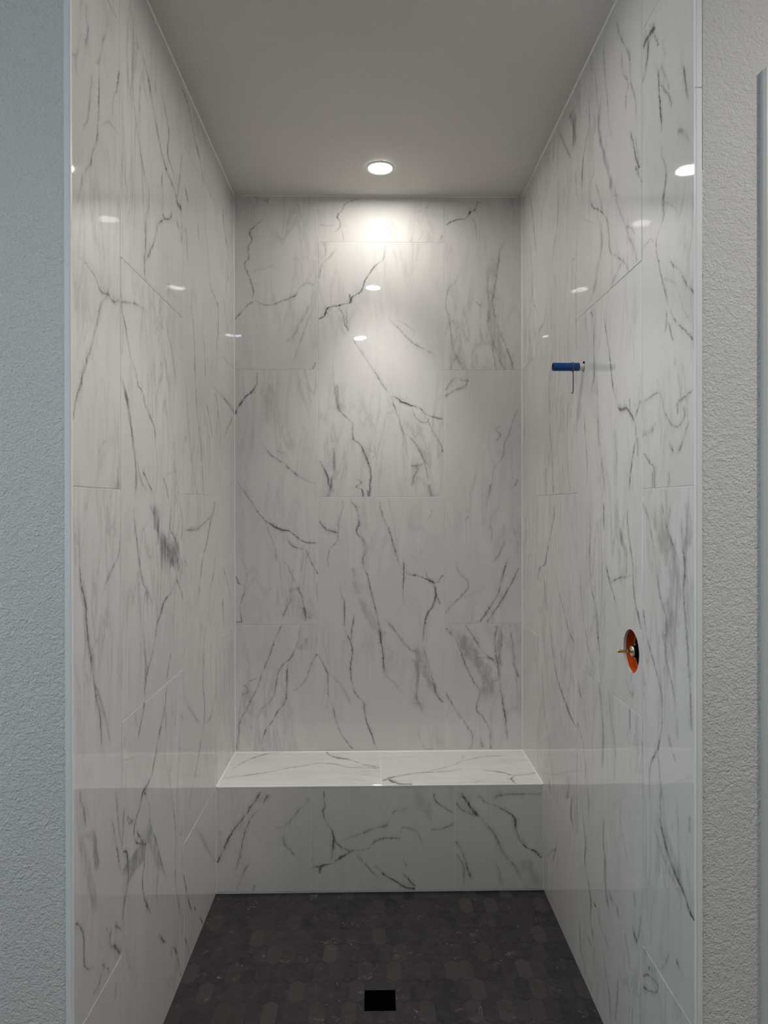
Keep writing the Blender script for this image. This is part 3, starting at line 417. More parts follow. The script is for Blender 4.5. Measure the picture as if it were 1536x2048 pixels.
right 11 1 7 1.519,1.791,22.6,0.14 1.574,1.795,22.5,0.14 1.629,1.791,22.6,0.14
right 11 1 2 0.844,1.569,4,0.3 0.88,1.567,4,0.42 0.931,1.569,4.1,0.4 0.96,1.58,4.8,0.7 0.996,1.611,4.8,0.5 1.045,1.636,4.3,0.42 1.092,1.646,4,0.42 1.136,1.646,4.1,0.5 1.172,1.631,4.6,0.42 1.213,1.601,5.1,0.35 1.248,1.57,4.9,0.42 1.293,1.543,4.4,0.42 1.346,1.526,4.2,0.42
right 11 1 6 1.035,1.703,5,0.5 1.066,1.68,5,0.5
right 11 1 6 1.012,1.725,5,0.3 1.03,1.712,5,0.3
right 11 1 6 1.069,1.734,4,0.35 1.129,1.734,4,0.35
right 11 1 6 0.874,1.65,4.6,0.25 0.954,1.631,4.6,0.25 0.991,1.621,4.7,0.25
right 8 1 6 1.084,1.198,4.2,0.3 1.13,1.183,4.4,0.45 1.2,1.148,4.2,0.5 1.265,1.139,4.2,0.4 1.303,1.119,4.8,0.65 1.356,1.077,4.4,0.35 1.439,1.057,4,0.3 1.508,1.066,4,0.5 1.582,1.061,4.1,0.55 1.636,1.034,4.5,0.4
right 8 1 6 1.535,1.21,6,0.2 1.584,1.204,6,0.5 1.634,1.204,6,0.5
right 8 1 4 1.288,1.509,4.6,0.35 1.327,1.487,4.5,0.65 1.385,1.457,4.2,0.4 1.446,1.451,4.1,0.4 1.516,1.427,4.2,0.3 1.587,1.409,4,0.5 1.632,1.415,4,0.5
right 8 1 7 1.414,1.395,17.5,0.28 1.473,1.396,18.3,0.28 1.522,1.363,20.2,0.28 1.563,1.343,19.4,0.28
right 8 1 6 1.304,1.329,4.7,0.25 1.347,1.302,5.1,0.5 1.399,1.252,5.1,0.42 1.446,1.222,4.7,0.5
right 8 0 6 1.266,1.386,3.6,0.35 1.343,1.409,3.6,0.35 1.451,1.427,3.6,0.35
right 8 1 6 1.563,1.343,4.6,0.14 1.633,1.302,4.6,0.14
right 8 1 6 1.076,1.102,5.1,0.28 1.153,1.042,4.8,0.28 1.252,0.988,4.4,0.2 1.337,0.96,4.1,0.28 1.414,0.951,4,0.28
right 8 0 6 1.395,1.131,6,0.28 1.444,1.098,5.1,0.28 1.462,1.121,8,0.28
right 7 1 2 0.954,0.958,12.4,0.4 1.008,0.93,12.4,0.4
right 7 1 2 0.682,1.004,4.1,0.42 0.724,1.013,4,0.42 0.783,0.995,4.6,0.42 0.84,0.949,5.9,0.5 0.861,0.91,8.2,0.3
right 7 1 6 0.852,1.023,4.5,0.25 0.925,1.014,4.5,0.25
right 7 1 3 0.79,1.189,15.1,0.26 0.883,1.197,15,0.26 0.979,1.182,15.4,0.26 1.072,1.151,15.8,0.26
right 7 1 2 0.797,1.3,4.5,0.25 0.872,1.307,4.6,0.25 0.98,1.272,4.8,0.25 1.055,1.243,4.8,0.25
right 7 1 2 0.95,1.426,5.4,0.25 0.971,1.407,4,0.42 1.008,1.426,4.1,0.5 1.058,1.426,4,0.42
right 7 1 6 0.544,1.048,4,0.3 0.619,1.048,4.1,0.3 0.69,1.022,4.3,0.3
right 4 1 4 1.299,0.314,5.6,0.6 1.36,0.374,8.1,0.7 1.373,0.445,9.1,0.85 1.408,0.473,5,0.65 1.463,0.513,5,0.6 1.517,0.553,4.9,0.5 1.589,0.603,4.4,0.5 1.64,0.611,4,0.55
right 4 1 4 0.836,0.9,13.5,0.55 0.863,0.818,12.5,0.6 0.892,0.753,10.6,0.75 0.92,0.696,8.6,0.6 0.971,0.625,6.1,0.42 1.049,0.576,5.2,0.38 1.168,0.512,5.2,0.28 1.272,0.444,4.8,0.3 1.371,0.431,4.5,0.3
right 4 0 2 0.615,1.355,6.1,0.38 0.675,1.286,5.6,0.42 0.754,1.217,5.4,0.45 0.819,1.157,4.8,0.38 0.891,1.13,4.3,0.25
right 4 1 6 0.488,0.586,4.6,0.32 0.547,0.573,4.8,0.32 0.659,0.522,5.3,0.32 0.737,0.455,5.2,0.32 0.841,0.414,4.6,0.32 0.974,0.401,4.5,0.32
right 4 1 6 0.75,0.796,9.1,0.2 0.8,0.707,6.2,0.2 0.892,0.661,5,0.2
right 4 1 0 1.537,0.3,4.7,0.2 1.642,0.331,4.7,0.2
right 4 1 4 0.453,0.547,4.9,0.5 0.51,0.508,4.9,0.5
right 4 1 6 0.533,0.774,6.1,0.4 0.58,0.817,4.6,0.4 0.619,0.796,5.1,0.4
right 0 1 4 0.867,0.297,4.5,0.3 0.984,0.282,4.5,0.3
right 4 1 6 0.514,0.763,5.4,0.4 0.555,0.79,5.1,0.4 0.596,0.808,4.7,0.4 0.612,0.773,11.2,0.4
right 4 1 4 0.456,0.534,4.8,0.45 0.513,0.512,4.8,0.45
right 4 1 6 0.54,0.556,4.5,0.3 0.616,0.556,4.5,0.3
right 4 1 5 0.465,0.885,24.7,0.25 0.5,0.834,14.6,0.25 0.58,0.852,14.3,0.25
right 4 1 0 0.468,0.913,4.5,0.2 0.595,0.902,4.5,0.2
right 3 1 6 0.163,0.554,4.6,0.2 0.222,0.586,4.7,0.5 0.284,0.627,4.5,0.38 0.361,0.658,4.3,0.25
right 3 1 6 0.179,0.657,4,0.2 0.284,0.647,4,0.2
right 7 1 6 0.102,1.093,4,0.3 0.17,1.098,4,0.35 0.227,1.084,4.3,0.5 0.259,1.062,4.1,0.4 0.303,1.07,4,0.62 0.343,1.056,4.4,0.5 0.367,1.041,5,0.5 0.391,1.019,4.9,0.6 0.42,1.004,4,0.6 0.478,1.012,4,0.75 0.516,0.997,4.3,0.5 0.57,0.974,4.6,0.5 0.607,0.943,5.2,0.35
right 7 1 6 0.513,1.224,4.6,0.3 0.535,1.212,4.4,0.42 0.567,1.199,4.1,0.6 0.608,1.199,4,0.42 0.653,1.206,4,0.42
right 7 1 7 0.377,1.261,22.2,0.22 0.408,1.236,19.9,0.22 0.469,1.212,17.7,0.22 0.543,1.218,17.6,0.22
right 7 1 6 0.598,1.458,12,0.25 0.611,1.418,7.4,0.25 0.638,1.397,5.2,0.25 0.667,1.37,4.7,0.25 0.715,1.348,4.1,0.25 0.764,1.354,4,0.25
right 7 1 6 0.324,1.119,7.5,0.6 0.333,1.112,7.5,0.6
right 7 1 6 0.425,1.273,12.1,0.33 0.45,1.261,12.1,0.33
right 7 1 6 0.413,1.336,4.5,0.4 0.447,1.32,4.5,0.4
right 7 1 6 0.519,1.468,4.3,0.3 0.559,1.453,4.3,0.3
right 7 0 6 1.438,0.454,8.5,0.4 1.458,0.44,7.4,0.4 1.487,0.436,7.1,0.4
right 7 1 2 0.443,1.487,4.6,0.3 0.52,1.507,4.6,0.3
right 7 1 6 0.051,0.995,7.5,0.3 0.068,0.972,5.6,0.3 0.114,0.949,4.6,0.3 0.188,0.941,4.5,0.3
right 7 0 6 1.133,0.342,12.7,0.22 1.159,0.302,8.8,0.22 1.211,0.283,7.3,0.22 1.26,0.272,7.2,0.22
right 7 1 6 0.321,1.427,5,0.25 0.364,1.407,5,0.25 0.408,1.386,5,0.25
right 7 0 6 1.033,0.179,4.1,0.35 1.076,0.17,4.1,0.35
right 7 1 6 0.053,1.26,4.5,0.3 0.126,1.254,4.7,0.3 0.166,1.223,5.1,0.3 0.233,1.198,4.8,0.3
right 7 1 6 0.079,1.295,7.4,0.25 0.151,1.319,7.2,0.25 0.238,1.33,7.1,0.25
right 7 1 4 0.276,1.497,5.1,0.2 0.352,1.458,5.1,0.2
right 11 1 4 0.691,1.819,12.4,0.7 0.698,1.806,13.3,0.75 0.708,1.786,10.1,0.5 0.726,1.768,10.5,0.55 0.738,1.743,14.3,0.65 0.749,1.717,12.1,0.5 0.769,1.687,9.1,0.5 0.803,1.656,7.4,0.5 0.841,1.635,6.2,0.4 0.891,1.635,6,0.28 0.956,1.632,6.1,0.25 1.001,1.615,6.4,0.25
right 11 0 7 1.648,0.863,48.3,0.14 1.672,0.817,38.1,0.14 1.71,0.778,30.3,0.14 1.754,0.743,27.9,0.14 1.775,0.73,26.6,0.14
right 11 0 6 1.58,0.817,10.1,0.2 1.614,0.781,9.3,0.2 1.655,0.751,8,0.2 1.717,0.724,7.7,0.2 1.754,0.706,7.8,0.2
right 11 1 6 0.753,1.754,4.6,0.2 0.794,1.743,4.5,0.2 0.855,1.74,4.5,0.2 0.937,1.725,4.6,0.2
right 11 0 6 1.703,0.854,5.8,0.4 1.71,0.848,5.8,0.4
right 11 1 6 0.876,1.799,4.5,0.3 0.92,1.803,4.5,0.3
right 11 1 4 0.462,1.639,5.9,0.3 0.491,1.663,5.3,0.3 0.539,1.687,5,0.3
right 11 0 6 1.724,0.544,7.2,0.4 1.739,0.541,7.4,0.4 1.768,0.528,7.6,0.25
right 10 0 0 1.53,0.448,4.1,0.5 1.553,0.452,4.1,0.5
right 10 1 6 0.409,1.562,4.1,0.5 0.425,1.566,4.1,0.5
right 10 0 0 1.516,0.364,5,0.35 1.562,0.398,4.5,0.35 1.597,0.408,4.1,0.35 1.622,0.411,4,0.35
right 10 0 0 1.52,0.339,4.4,0.35 1.57,0.362,4.5,0.35 1.609,0.386,5.5,0.35 1.622,0.411,9,0.35
right 12 0 4 1.528,2.812,21,0.3 1.534,2.829,9.3,0.55 1.555,2.835,7,0.6 1.582,2.834,7.1,0.7 1.617,2.825,7.3,0.7
right 12 1 4 2.736,1.523,8.1,0.4 2.76,1.545,7.3,0.4 2.791,1.561,6.3,0.4 2.837,1.571,6.2,0.4
right 12 1 6 2.767,1.632,4.1,0.4 2.791,1.617,4,0.4 2.821,1.602,3.9,0.4
right 12 1 6 2.531,1.65,3.5,0.5 2.594,1.643,3.5,0.65 2.655,1.631,3.5,0.5 2.694,1.627,3.8,0.4 2.755,1.592,4,0.3
right 12 1 6 2.56,1.71,4.2,0.38 2.602,1.697,4.6,0.38 2.633,1.669,5.2,0.38 2.679,1.631,5.2,0.2
right 12 1 6 2.617,1.697,4.5,0.2 2.72,1.641,4.5,0.2
right 12 1 6 2.714,1.67,3.7,0.15 2.772,1.651,3.7,0.15
right 12 1 6 2.522,1.803,6.3,0.15 2.581,1.783,6.3,0.35 2.618,1.775,6.5,0.4 2.653,1.754,7,0.12
right 12 1 6 2.344,1.659,3,0.5 2.375,1.66,3,0.8 2.406,1.669,3.1,0.5 2.431,1.674,3.1,0.3 2.481,1.65,3.1,0.28 2.534,1.646,3,0.3
right 12 0 6 1.732,2.499,8.7,0.25 1.766,2.485,10.8,0.25 1.807,2.432,13.3,0.25
right 9 1 6 2.658,1.481,4.5,0.33 2.723,1.472,4.7,0.33 2.805,1.437,4.7,0.25 2.857,1.431,4.8,0.33 2.911,1.4,5.3,0.4 2.986,1.349,5.1,0.33 3.063,1.316,4.9,0.33
right 9 1 6 2.72,1.4,4.5,0.3 2.774,1.4,4.6,0.3 2.794,1.418,4.7,0.3 2.856,1.375,4.9,0.3 2.932,1.362,4.6,0.3
right 9 1 4 2.523,1.505,4.8,0.55 2.566,1.477,4.5,0.55 2.621,1.454,4.4,0.55 2.664,1.43,4.6,0.55
right 9 1 6 2.549,1.494,4.2,0.3 2.625,1.472,4.2,0.3
right 9 1 4 2.48,1.517,4.8,0.35 2.548,1.471,4.8,0.35
right 9 1 6 2.714,1.273,4.6,0.3 2.867,1.238,4.6,0.3 2.977,1.216,4.6,0.3 3.069,1.202,4.6,0.3
right 9 1 6 2.663,0.975,4,0.4 2.772,0.985,4.2,0.8 2.845,1.03,4.8,0.42 2.89,1.065,4,0.45 2.977,1.048,4.1,0.3
right 9 1 6 2.87,1.147,4.5,0.25 2.945,1.139,4.6,0.25 3.055,1.099,4.8,0.25
right 9 1 6 2.604,1.064,4.7,0.22 2.664,1.047,4.9,0.22 2.699,1.106,4.8,0.22 2.795,1.098,4.5,0.22 2.843,1.123,4.5,0.22 2.907,1.098,4.8,0.22
right 9 1 7 2.524,1.308,17,0.25 2.63,1.252,17,0.25 2.709,1.208,16.3,0.25 2.836,1.162,15.2,0.25 2.902,1.178,15.4,0.25
right 6 1 5 2.887,0.885,30,0.35 2.932,0.885,31,0.35 3.051,0.842,31.9,0.35
right 6 1 4 2.875,0.841,6.7,0.3 2.97,0.757,6.7,0.3 3.07,0.667,6.7,0.3
right 6 1 6 2.978,0.595,4.5,0.3 3.071,0.607,4.5,0.3
right 6 1 6 2.925,0.666,4.5,0.3 3.052,0.678,4.5,0.3
"""

# ---------------------------------------------------------------- node helpers
class NT:
    def __init__(s, name, group=False):
        if group:
            s.t = bpy.data.node_groups.new(name, 'ShaderNodeTree')
        else:
            s.m = bpy.data.materials.new(name); s.m.use_nodes = True; s.t = s.m.node_tree
            s.b = s.t.nodes['Principled BSDF']
    def n(s, typ, **k):
        o = s.t.nodes.new(typ)
        for a, v in k.items(): setattr(o, a, v)
        return o
    def l(s, a, b): s.t.links.new(a, b)
    def put(s, sock, v):
        if isinstance(v, bpy.types.NodeSocket): s.l(v, sock)
        else: sock.default_value = v
    def math(s, op, a, b=None, c=None, clamp=False):
        o = s.n('ShaderNodeMath', operation=op, use_clamp=clamp)
        s.put(o.inputs[0], a)
        if b is not None: s.put(o.inputs[1], b)
        if c is not None: s.put(o.inputs[2], c)
        return o.outputs[0]
    def rng(s, v, a, b, c, d, smooth=False):
        o = s.n('ShaderNodeMapRange', clamp=True)
        if smooth: o.interpolation_type = 'SMOOTHSTEP'
        s.put(o.inputs[0], v)
        for i, q in enumerate((a, b, c, d)): s.put(o.inputs[i+1], q)
        return o.outputs[0]
    def noise(s, vec, scale, detail=3, rough=.5, dist=0, out=0):
        o = s.n('ShaderNodeTexNoise')
        if vec is not None: s.l(vec, o.inputs['Vector'])
        o.inputs['Scale'].default_value = scale; o.inputs['Detail'].default_value = detail
        o.inputs['Roughness'].default_value = rough; o.inputs['Distortion'].default_value = dist
        return o.outputs[out]
    def mapv(s, vec, loc=(0, 0, 0), scale=(1, 1, 1), rot=(0, 0, 0)):
        o = s.n('ShaderNodeMapping'); s.l(vec, o.inputs[0])
        o.inputs[1].default_value = loc; o.inputs[2].default_value = rot; o.inputs[3].default_value = scale
        return o.outputs[0]
    def mix(s, f, a, b):
        o = s.n('ShaderNodeMix', data_type='RGBA'); s.put(o.inputs[0], f)
        for k, v in ((6, a), (7, b)): s.put(o.inputs[k], (*v, 1) if isinstance(v, tuple) and len(v) == 3 else v)
        return o.outputs[2]
    def bump(s, h, dist, strength=1.0):
        o = s.n('ShaderNodeBump'); s.l(h, o.inputs['Height'])
        o.inputs['Distance'].default_value = dist; o.inputs['Strength'].default_value = strength
        s.l(o.outputs[0], s.b.inputs['Normal']); return o
def plain(name, col, rough=.5, metal=0., ior=1.5, spec=.5):
    t = NT(name); t.b.inputs['Base Color'].default_value = (*col, 1)
    t.b.inputs['Roughness'].default_value = rough; t.b.inputs['Metallic'].default_value = metal
    t.b.inputs['IOR'].default_value = ior; t.b.inputs['Specular IOR Level'].default_value = spec
    # faint procedural unevenness of the gloss
    oc = t.n('ShaderNodeTexCoord').outputs['Object']
    t.l(t.rng(t.noise(oc, 35, 3), 0, 1, max(0, rough-.04), min(1, rough+.04)), t.b.inputs['Roughness'])
    return t.m
def wall_paint(name, col, scale=190, dist=.0010, big=0.):
    t = NT(name); oc = t.n('ShaderNodeTexCoord').outputs['Object']
    a = t.noise(oc, scale, 3, .55); b = t.noise(oc, scale*.42, 2, .5)
    h = t.math('ADD', t.rng(a, .38, .66, 0, 1, True), t.math('MULTIPLY', t.rng(b, .4, .62, 0, 1, True), .9))
    t.bump(h, dist)
    c = t.noise(oc, 1.7, 3)
    t.l(t.mix(t.rng(c, .3, .7, 0, 1), tuple(x*.96 for x in col), col), t.b.inputs['Base Color'])
    t.b.inputs['Roughness'].default_value = .62; t.b.inputs['Specular IOR Level'].default_value = .35
    return t.m

# ---------------------------------------------------------------- marble print
def vein_group():
    g = NT('vein', True); t = g.t
    for nm in ('U', 'Pos', 'Width', 'Strength', 'Grain', 'Acc', 'Band', 'Along'):
        t.interface.new_socket(nm, in_out='INPUT', socket_type='NodeSocketFloat')
    t.interface.new_socket('Acc', in_out='OUTPUT', socket_type='NodeSocketFloat')
    i = g.n('NodeGroupInput').outputs; o = g.n('NodeGroupOutput')
    sd = g.math('SUBTRACT', i[0], i[1])
    wv = g.math('MULTIPLY', g.math('MAXIMUM', i[2], .0006), g.rng(i[7], .35, .65, .55, 1.2))
    sq = g.math('DIVIDE', sd, wv); q = g.math('ABSOLUTE', sq)
    k = g.rng(i[7], .36, .64, -5.0, 5.0)
    comp = g.math('SUBTRACT', 1.0, g.math('MULTIPLY', g.math('ABSOLUTE', g.math('SUBTRACT', sq, k)), 1.1), clamp=True)
    comp = g.math('MULTIPLY', comp, g.rng(i[4], .44, .62, 0, .42))
    core = g.math('MULTIPLY', g.math('POWER', g.math('SUBTRACT', 1.0, q, clamp=True), .8), 1.25)
    core = g.math('MULTIPLY', core, g.rng(i[4], .36, .60, .38, 1.15))
    hal = g.math('POWER', g.math('SUBTRACT', 1.0, g.math('DIVIDE', q, 5.5), clamp=True), 2.4)
    hal = g.math('MULTIPLY', hal, g.rng(i[4], .38, .64, .10, 1.15))
    line = g.math('MULTIPLY', i[3], g.math('ADD', g.math('ADD', core, comp), hal))
    band = g.math('MULTIPLY', g.rng(q, .35, 1.15, 1, 0, True), g.math('MULTIPLY', i[3], g.rng(i[4], .34, .64, .25, 1.6)))
    a = g.n('ShaderNodeMix', data_type='FLOAT'); g.l(i[6], a.inputs[0]); g.l(line, a.inputs[2]); g.l(band, a.inputs[3])
    al = g.math('MULTIPLY', a.outputs[0], 1.0, clamp=True)
    keep = g.math('MULTIPLY', g.math('SUBTRACT', 1.0, i[5]), g.math('SUBTRACT', 1.0, al))
    g.l(g.math('SUBTRACT', 1.0, keep), o.inputs[0])
    return t
VG = vein_group()
VD = {}
for L in VEINS.strip().split('\n'):
    f = L.split(); VD.setdefault((f[0], int(f[1])), []).append(
        (int(f[2]), int(f[3]), [tuple(float(x) for x in q.split(',')) for q in f[4:]]))

def marble(name, veins, seed, grain_axis=0, vamp=1.0, wamp=1.0, streak=.17):
    """polished porcelain printed as white marble; every vein is a curve u = f(v) over the tile, in metres"""
    t = NT(name); rnd = random.Random(seed)
    uvn = t.n('ShaderNodeUVMap').outputs[0]
    off = (rnd.uniform(0, 50), rnd.uniform(0, 50), rnd.uniform(0, 50))
    base = t.mapv(uvn, off)
    # domain warp: fine jitter so that drawn curves break up like real veins
    nw = t.n('ShaderNodeTexNoise'); t.l(base, nw.inputs['Vector'])
    nw.inputs['Scale'].default_value = 30; nw.inputs['Detail'].default_value = 6; nw.inputs['Roughness'].default_value = .74
    vm = t.n('ShaderNodeVectorMath', operation='MULTIPLY_ADD'); t.l(nw.outputs['Color'], vm.inputs[0])
    vm.inputs[1].default_value = (.016, .016, 0); t.l(uvn, vm.inputs[2])
    vm2 = t.n('ShaderNodeVectorMath', operation='SUBTRACT'); t.l(vm.outputs[0], vm2.inputs[0]); vm2.inputs[1].default_value = (.008, .008, 0)
    nf = t.n('ShaderNodeTexNoise'); t.l(base, nf.inputs['Vector'])
    nf.inputs['Scale'].default_value = 120; nf.inputs['Detail'].default_value = 2; nf.inputs['Roughness'].default_value = .6
    vm3 = t.n('ShaderNodeVectorMath', operation='MULTIPLY_ADD'); t.l(nf.outputs['Color'], vm3.inputs[0])
    vm3.inputs[1].default_value = (.007, .007, 0); t.l(vm2.outputs[0], vm3.inputs[2])
    sp = t.n('ShaderNodeSeparateXYZ'); t.l(vm3.outputs[0], sp.inputs[0])
    along = t.noise(t.mapv(uvn, (off[1], off[0], 3)), 17, 3, .6)
    u, v = sp.outputs[0], sp.outputs[1]
    sc = (5, 1.3, 1) if grain_axis == 0 else (1.3, 5, 1)
    grain = t.noise(t.mapv(vm2.outputs[0], off, sc, (0, 0, .35)), 9, 4, .6)
    acc = 0.0
    # faint print-wide streaks and clouds
    st = t.noise(t.mapv(vm2.outputs[0], off, (4.2, .85, 1) if grain_axis == 0 else (.85, 4.2, 1), (0, 0, rnd.uniform(-.3, .3))), 2.6, 4, .55, .8)
    ridge = t.math('ABSOLUTE', t.math('SUBTRACT', st, .5))
    cloud = t.noise(base, 2.3, 3, .5)
    fine = t.math('MULTIPLY', t.rng(ridge, 0, .022, streak, 0), t.rng(cloud, .43, .66, 0, 1))
    soft = t.math('MULTIPLY', t.rng(ridge, 0, .11, .11, 0, True), t.rng(cloud, .35, .62, 0, 1))
    acc = t.math('ADD', fine, soft)
    for ax, kind, pts in veins:
        x, y = (u, v) if ax == 0 else (v, u)
        s0, s1 = pts[0][0], pts[-1][0]
        if s1 - s0 < .002: continue
        ps = [q[1] for q in pts]; p0, p1 = min(ps)-.002, max(ps)+.002
        tt = t.rng(x, s0, s1, 0, 1)
        c = t.n('ShaderNodeRGBCurve'); mp = c.mapping
        ea = .15 if kind & 1 else (.16 if kind & 2 else .006)
        eb = .15 if kind & 1 else (.16 if kind & 4 else .006)
        def setc(k, arr, auto=False):
            cv = mp.curves[k]
            while len(cv.points) > 2: cv.points.remove(cv.points[-1])
            arr = [(min(1, max(0, a)), min(1, max(0, b))) for a, b in arr]
            cv.points[0].location = arr[0]; cv.points[1].location = arr[-1]
            for q in arr[1:-1]: cv.points.new(*q)
            for q in cv.points: q.handle_type = 'AUTO_CLAMPED' if auto else 'VECTOR'
        tl = [((q[0]-s0)/(s1-s0)) for q in pts]
        for k in range(1, len(tl)):
            if tl[k] - tl[k-1] < .004: tl[k] = tl[k-1] + .004
        tl = [q/tl[-1] for q in tl]
        setc(0, [(a, (q[1]-p0)/(p1-p0)) for a, q in zip(tl, pts)], True)
        setc(1, [(a, q[2]*wamp/200) for a, q in zip(tl, pts)])
        ia = [(a, q[3]*vamp*(1.55 if kind & 1 else 1)) for a, q in zip(tl, pts)]
        ia = [(0, 0), (ea, ia[0][1])] + [q for q in ia[1:-1] if ea < q[0] < 1-eb] + [(1-eb, ia[-1][1]), (1, 0)]
        setc(2, ia)
        mp.update()
        cb = t.n('ShaderNodeCombineColor')
        for k in range(3): t.l(tt, cb.inputs[k])
        t.l(cb.outputs[0], c.inputs['Color'])
        so = t.n('ShaderNodeSeparateColor'); t.l(c.outputs[0], so.inputs[0])
        pos = t.math('MULTIPLY_ADD', so.outputs[0], p1-p0, p0)
        wd = t.math('MULTIPLY', so.outputs[1], .2 * (1.0 if kind & 1 else .95))
        g = t.n('ShaderNodeGroup'); g.node_tree = VG
        t.l(y, g.inputs[0]); t.l(pos, g.inputs[1]); t.l(wd, g.inputs[2]); t.l(so.outputs[2], g.inputs[3])
        t.l(grain, g.inputs[4]); t.l(along, g.inputs[7]); t.put(g.inputs[5], acc); g.inputs[6].default_value = float(kind & 1)
        acc = g.outputs[0]
    white = t.mix(t.rng(cloud, .3, .7, 0, 1), (.66, .657, .648), (.73, .728, .719))
    dark = t.mix(t.rng(grain, .35, .65, 0, 1), (.10, .096, .098), (.155, .145, .14))
    t.l(t.mix(acc, white, dark), t.b.inputs['Base Color'])
    t.b.inputs['Roughness'].default_value = .022
    t.b.inputs['IOR'].default_value = 1.56
    # pressed porcelain is never dead flat
    t.bump(t.noise(base, 3.2, 1, .4), .0016)
    return t.m

M = {}
M['grout'] = plain('grout', (.80, .79, .76), .8)
M['caulk'] = plain('white_caulk', (.82, .81, .79), .35)
M['trim'] = plain('white_edge_trim', (.80, .82, .84), .45)
M['paint_left'] = wall_paint('orange_peel_paint_left', (.70, .71, .69))
M['paint_right'] = wall_paint('orange_peel_paint_right', (.725, .71, .69))
M['ceiling'] = wall_paint('ceiling_paint', (.69, .665, .63), 230, .0005)
M['casing'] = plain('casing_paint', (.60, .60, .58), .4)
M['bath_floor'] = plain('bathroom_floor', (.16, .14, .125), .5)
M['black'] = plain('black_plastic_and_shade', (.001, .001, .001), .9, spec=0)  # black parts, and painted shade in the trim crack and valve cavity
M['shadow_gap'] = plain('hole_shade_dark', (.05, .045, .04), .9, spec=.1)
M['brass'] = plain('brass', (.55, .36, .14), .3, 1.0)
M['steel'] = plain('wire_steel', (.15, .14, .13), .35, .8)
M['nickel'] = plain('nickel', (.75, .74, .70), .3, 1.0)
M['blue'] = plain('blue_plastic', (.003, .060, .235), .13)
M['bore'] = plain('shaded_blue_bore', (.002, .012, .05), .5)  # sleeve blue darkened to navy: shade inside the pipe, put into the colour
M['white_pipe'] = plain('white_pipe', (.75, .75, .73), .3)
M['orange'] = plain('orange_plastic', (.62, .085, .004), .3)
M['lamp_trim'] = plain('lamp_trim', (.82, .82, .80), .4)
M['wood'] = plain('door_paint', (.62, .62, .60), .4)
def emitter(name, col, s):
    t = NT(name); t.b.inputs['Base Color'].default_value = (.8, .8, .8, 1)
    t.b.inputs['Emission Color'].default_value = (*col, 1); t.b.inputs['Emission Strength'].default_value = s
    return t.m
M['lens'] = emitter('warm_lamp_lens', (1.0, .95, .88), LENS)
M['lens_cool'] = emitter('cool_lamp_lens', (.80, .93, 1.0), LENS)
def floor_stone():
    t = NT('charcoal_stone'); oc = t.n('ShaderNodeTexCoord').outputs['Object']
    r = t.n('ShaderNodeObjectInfo').outputs['Random']
    sh = t.n('ShaderNodeCombineXYZ')
    for k, q in enumerate((37, 91, 53)): t.l(t.math('MULTIPLY', r, float(q)), sh.inputs[k])
    va = t.n('ShaderNodeVectorMath', operation='ADD'); t.l(oc, va.inputs[0]); t.l(sh.outputs[0], va.inputs[1])
    vec = va.outputs[0]
    n1 = t.noise(vec, 28, 5, .62); n2 = t.noise(vec, 9, 3, .5, 1.2)
    ramp = t.n('ShaderNodeValToRGB'); t.l(r, ramp.inputs[0]); cr = ramp.color_ramp
    cr.elements[0].position = 0; cr.elements[0].color = (.008, .008, .009, 1)
    cr.elements[1].position = 1; cr.elements[1].color = (.052, .046, .048, 1)
    for pp, cc in ((.2, (.015, .0138, .0155)), (.7, (.022, .0200, .0222)), (.9, (.032, .027, .0295))):
        e = cr.elements.new(pp); e.color = (*cc, 1)
    c = t.mix(t.rng(n1, .35, .7, 0, .75), ramp.outputs[0], (.044, .041, .0435))
    c = t.mix(t.rng(n2, .56, .75, 0, .5), c, (.012, .012, .013))
    rd = t.math('ABSOLUTE', t.math('SUBTRACT', t.noise(vec, 7, 3, .6, 1.5), .5))
    ve = t.math('MULTIPLY', t.rng(rd, 0, .006, 1, 0), t.rng(t.noise(vec, 16, 2), .56, .66, 0, .8))
    c = t.mix(ve, c, (.34, .33, .31))
    t.l(c, t.b.inputs['Base Color']); t.b.inputs['Roughness'].default_value = .55
    t.b.inputs['Specular IOR Level'].default_value = .3
    t.bump(n1, .0006); return t.m
M['hex'] = floor_stone()
M['floor_grout'] = plain('charcoal_grout', (.046, .044, .042), .85, spec=.2)

# ---------------------------------------------------------------- mesh helpers
def obj(name, bm, mat, parent=None, loc=None, smooth=False):
    me = bpy.data.meshes.new(name); bmesh.ops.recalc_face_normals(bm, faces=bm.faces)
    bm.to_mesh(me); bm.free()
    if smooth:
        for q in me.polygons: q.use_smooth = True
        try: me.set_sharp_from_angle(angle=math.radians(35))
        except Exception: pass
    me.materials.append(mat)
    o = bpy.data.objects.new(name, me); COL.objects.link(o)
    if parent is not None: o.parent = parent
    if loc is not None: o.location = loc
    return o
def struct(name, bm, mat, parent=None):
    o = obj(name, bm, mat, parent)
    if parent is None: o['kind'] = 'structure'
    return o
def empty(name, label, cat, loc=(0, 0, 0), group=None):
    o = bpy.data.objects.new(name, None); COL.objects.link(o); o.location = loc; o.empty_display_size = .05
    o['label'] = label; o['category'] = cat
    if group: o['group'] = group
    return o
def box(bm, x0, x1, y0, y1, z0, z1):
    vs = [bm.verts.new((x, y, z)) for x in (x0, x1) for y in (y0, y1) for z in (z0, z1)]
    for f in ((0, 1, 3, 2), (4, 6, 7, 5), (0, 4, 5, 1), (2, 3, 7, 6), (0, 2, 6, 4), (1, 5, 7, 3)):
        bm.faces.new([vs[i] for i in f])
    return vs
def bx(*a):
    bm = bmesh.new(); box(bm, *a); return bm
def bxb(*a, bev=.001, seg=1):
    bm = bx(*a); bmesh.ops.bevel(bm, geom=bm.edges[:], offset=bev, segments=seg, affect='EDGES', profile=.5); return bm
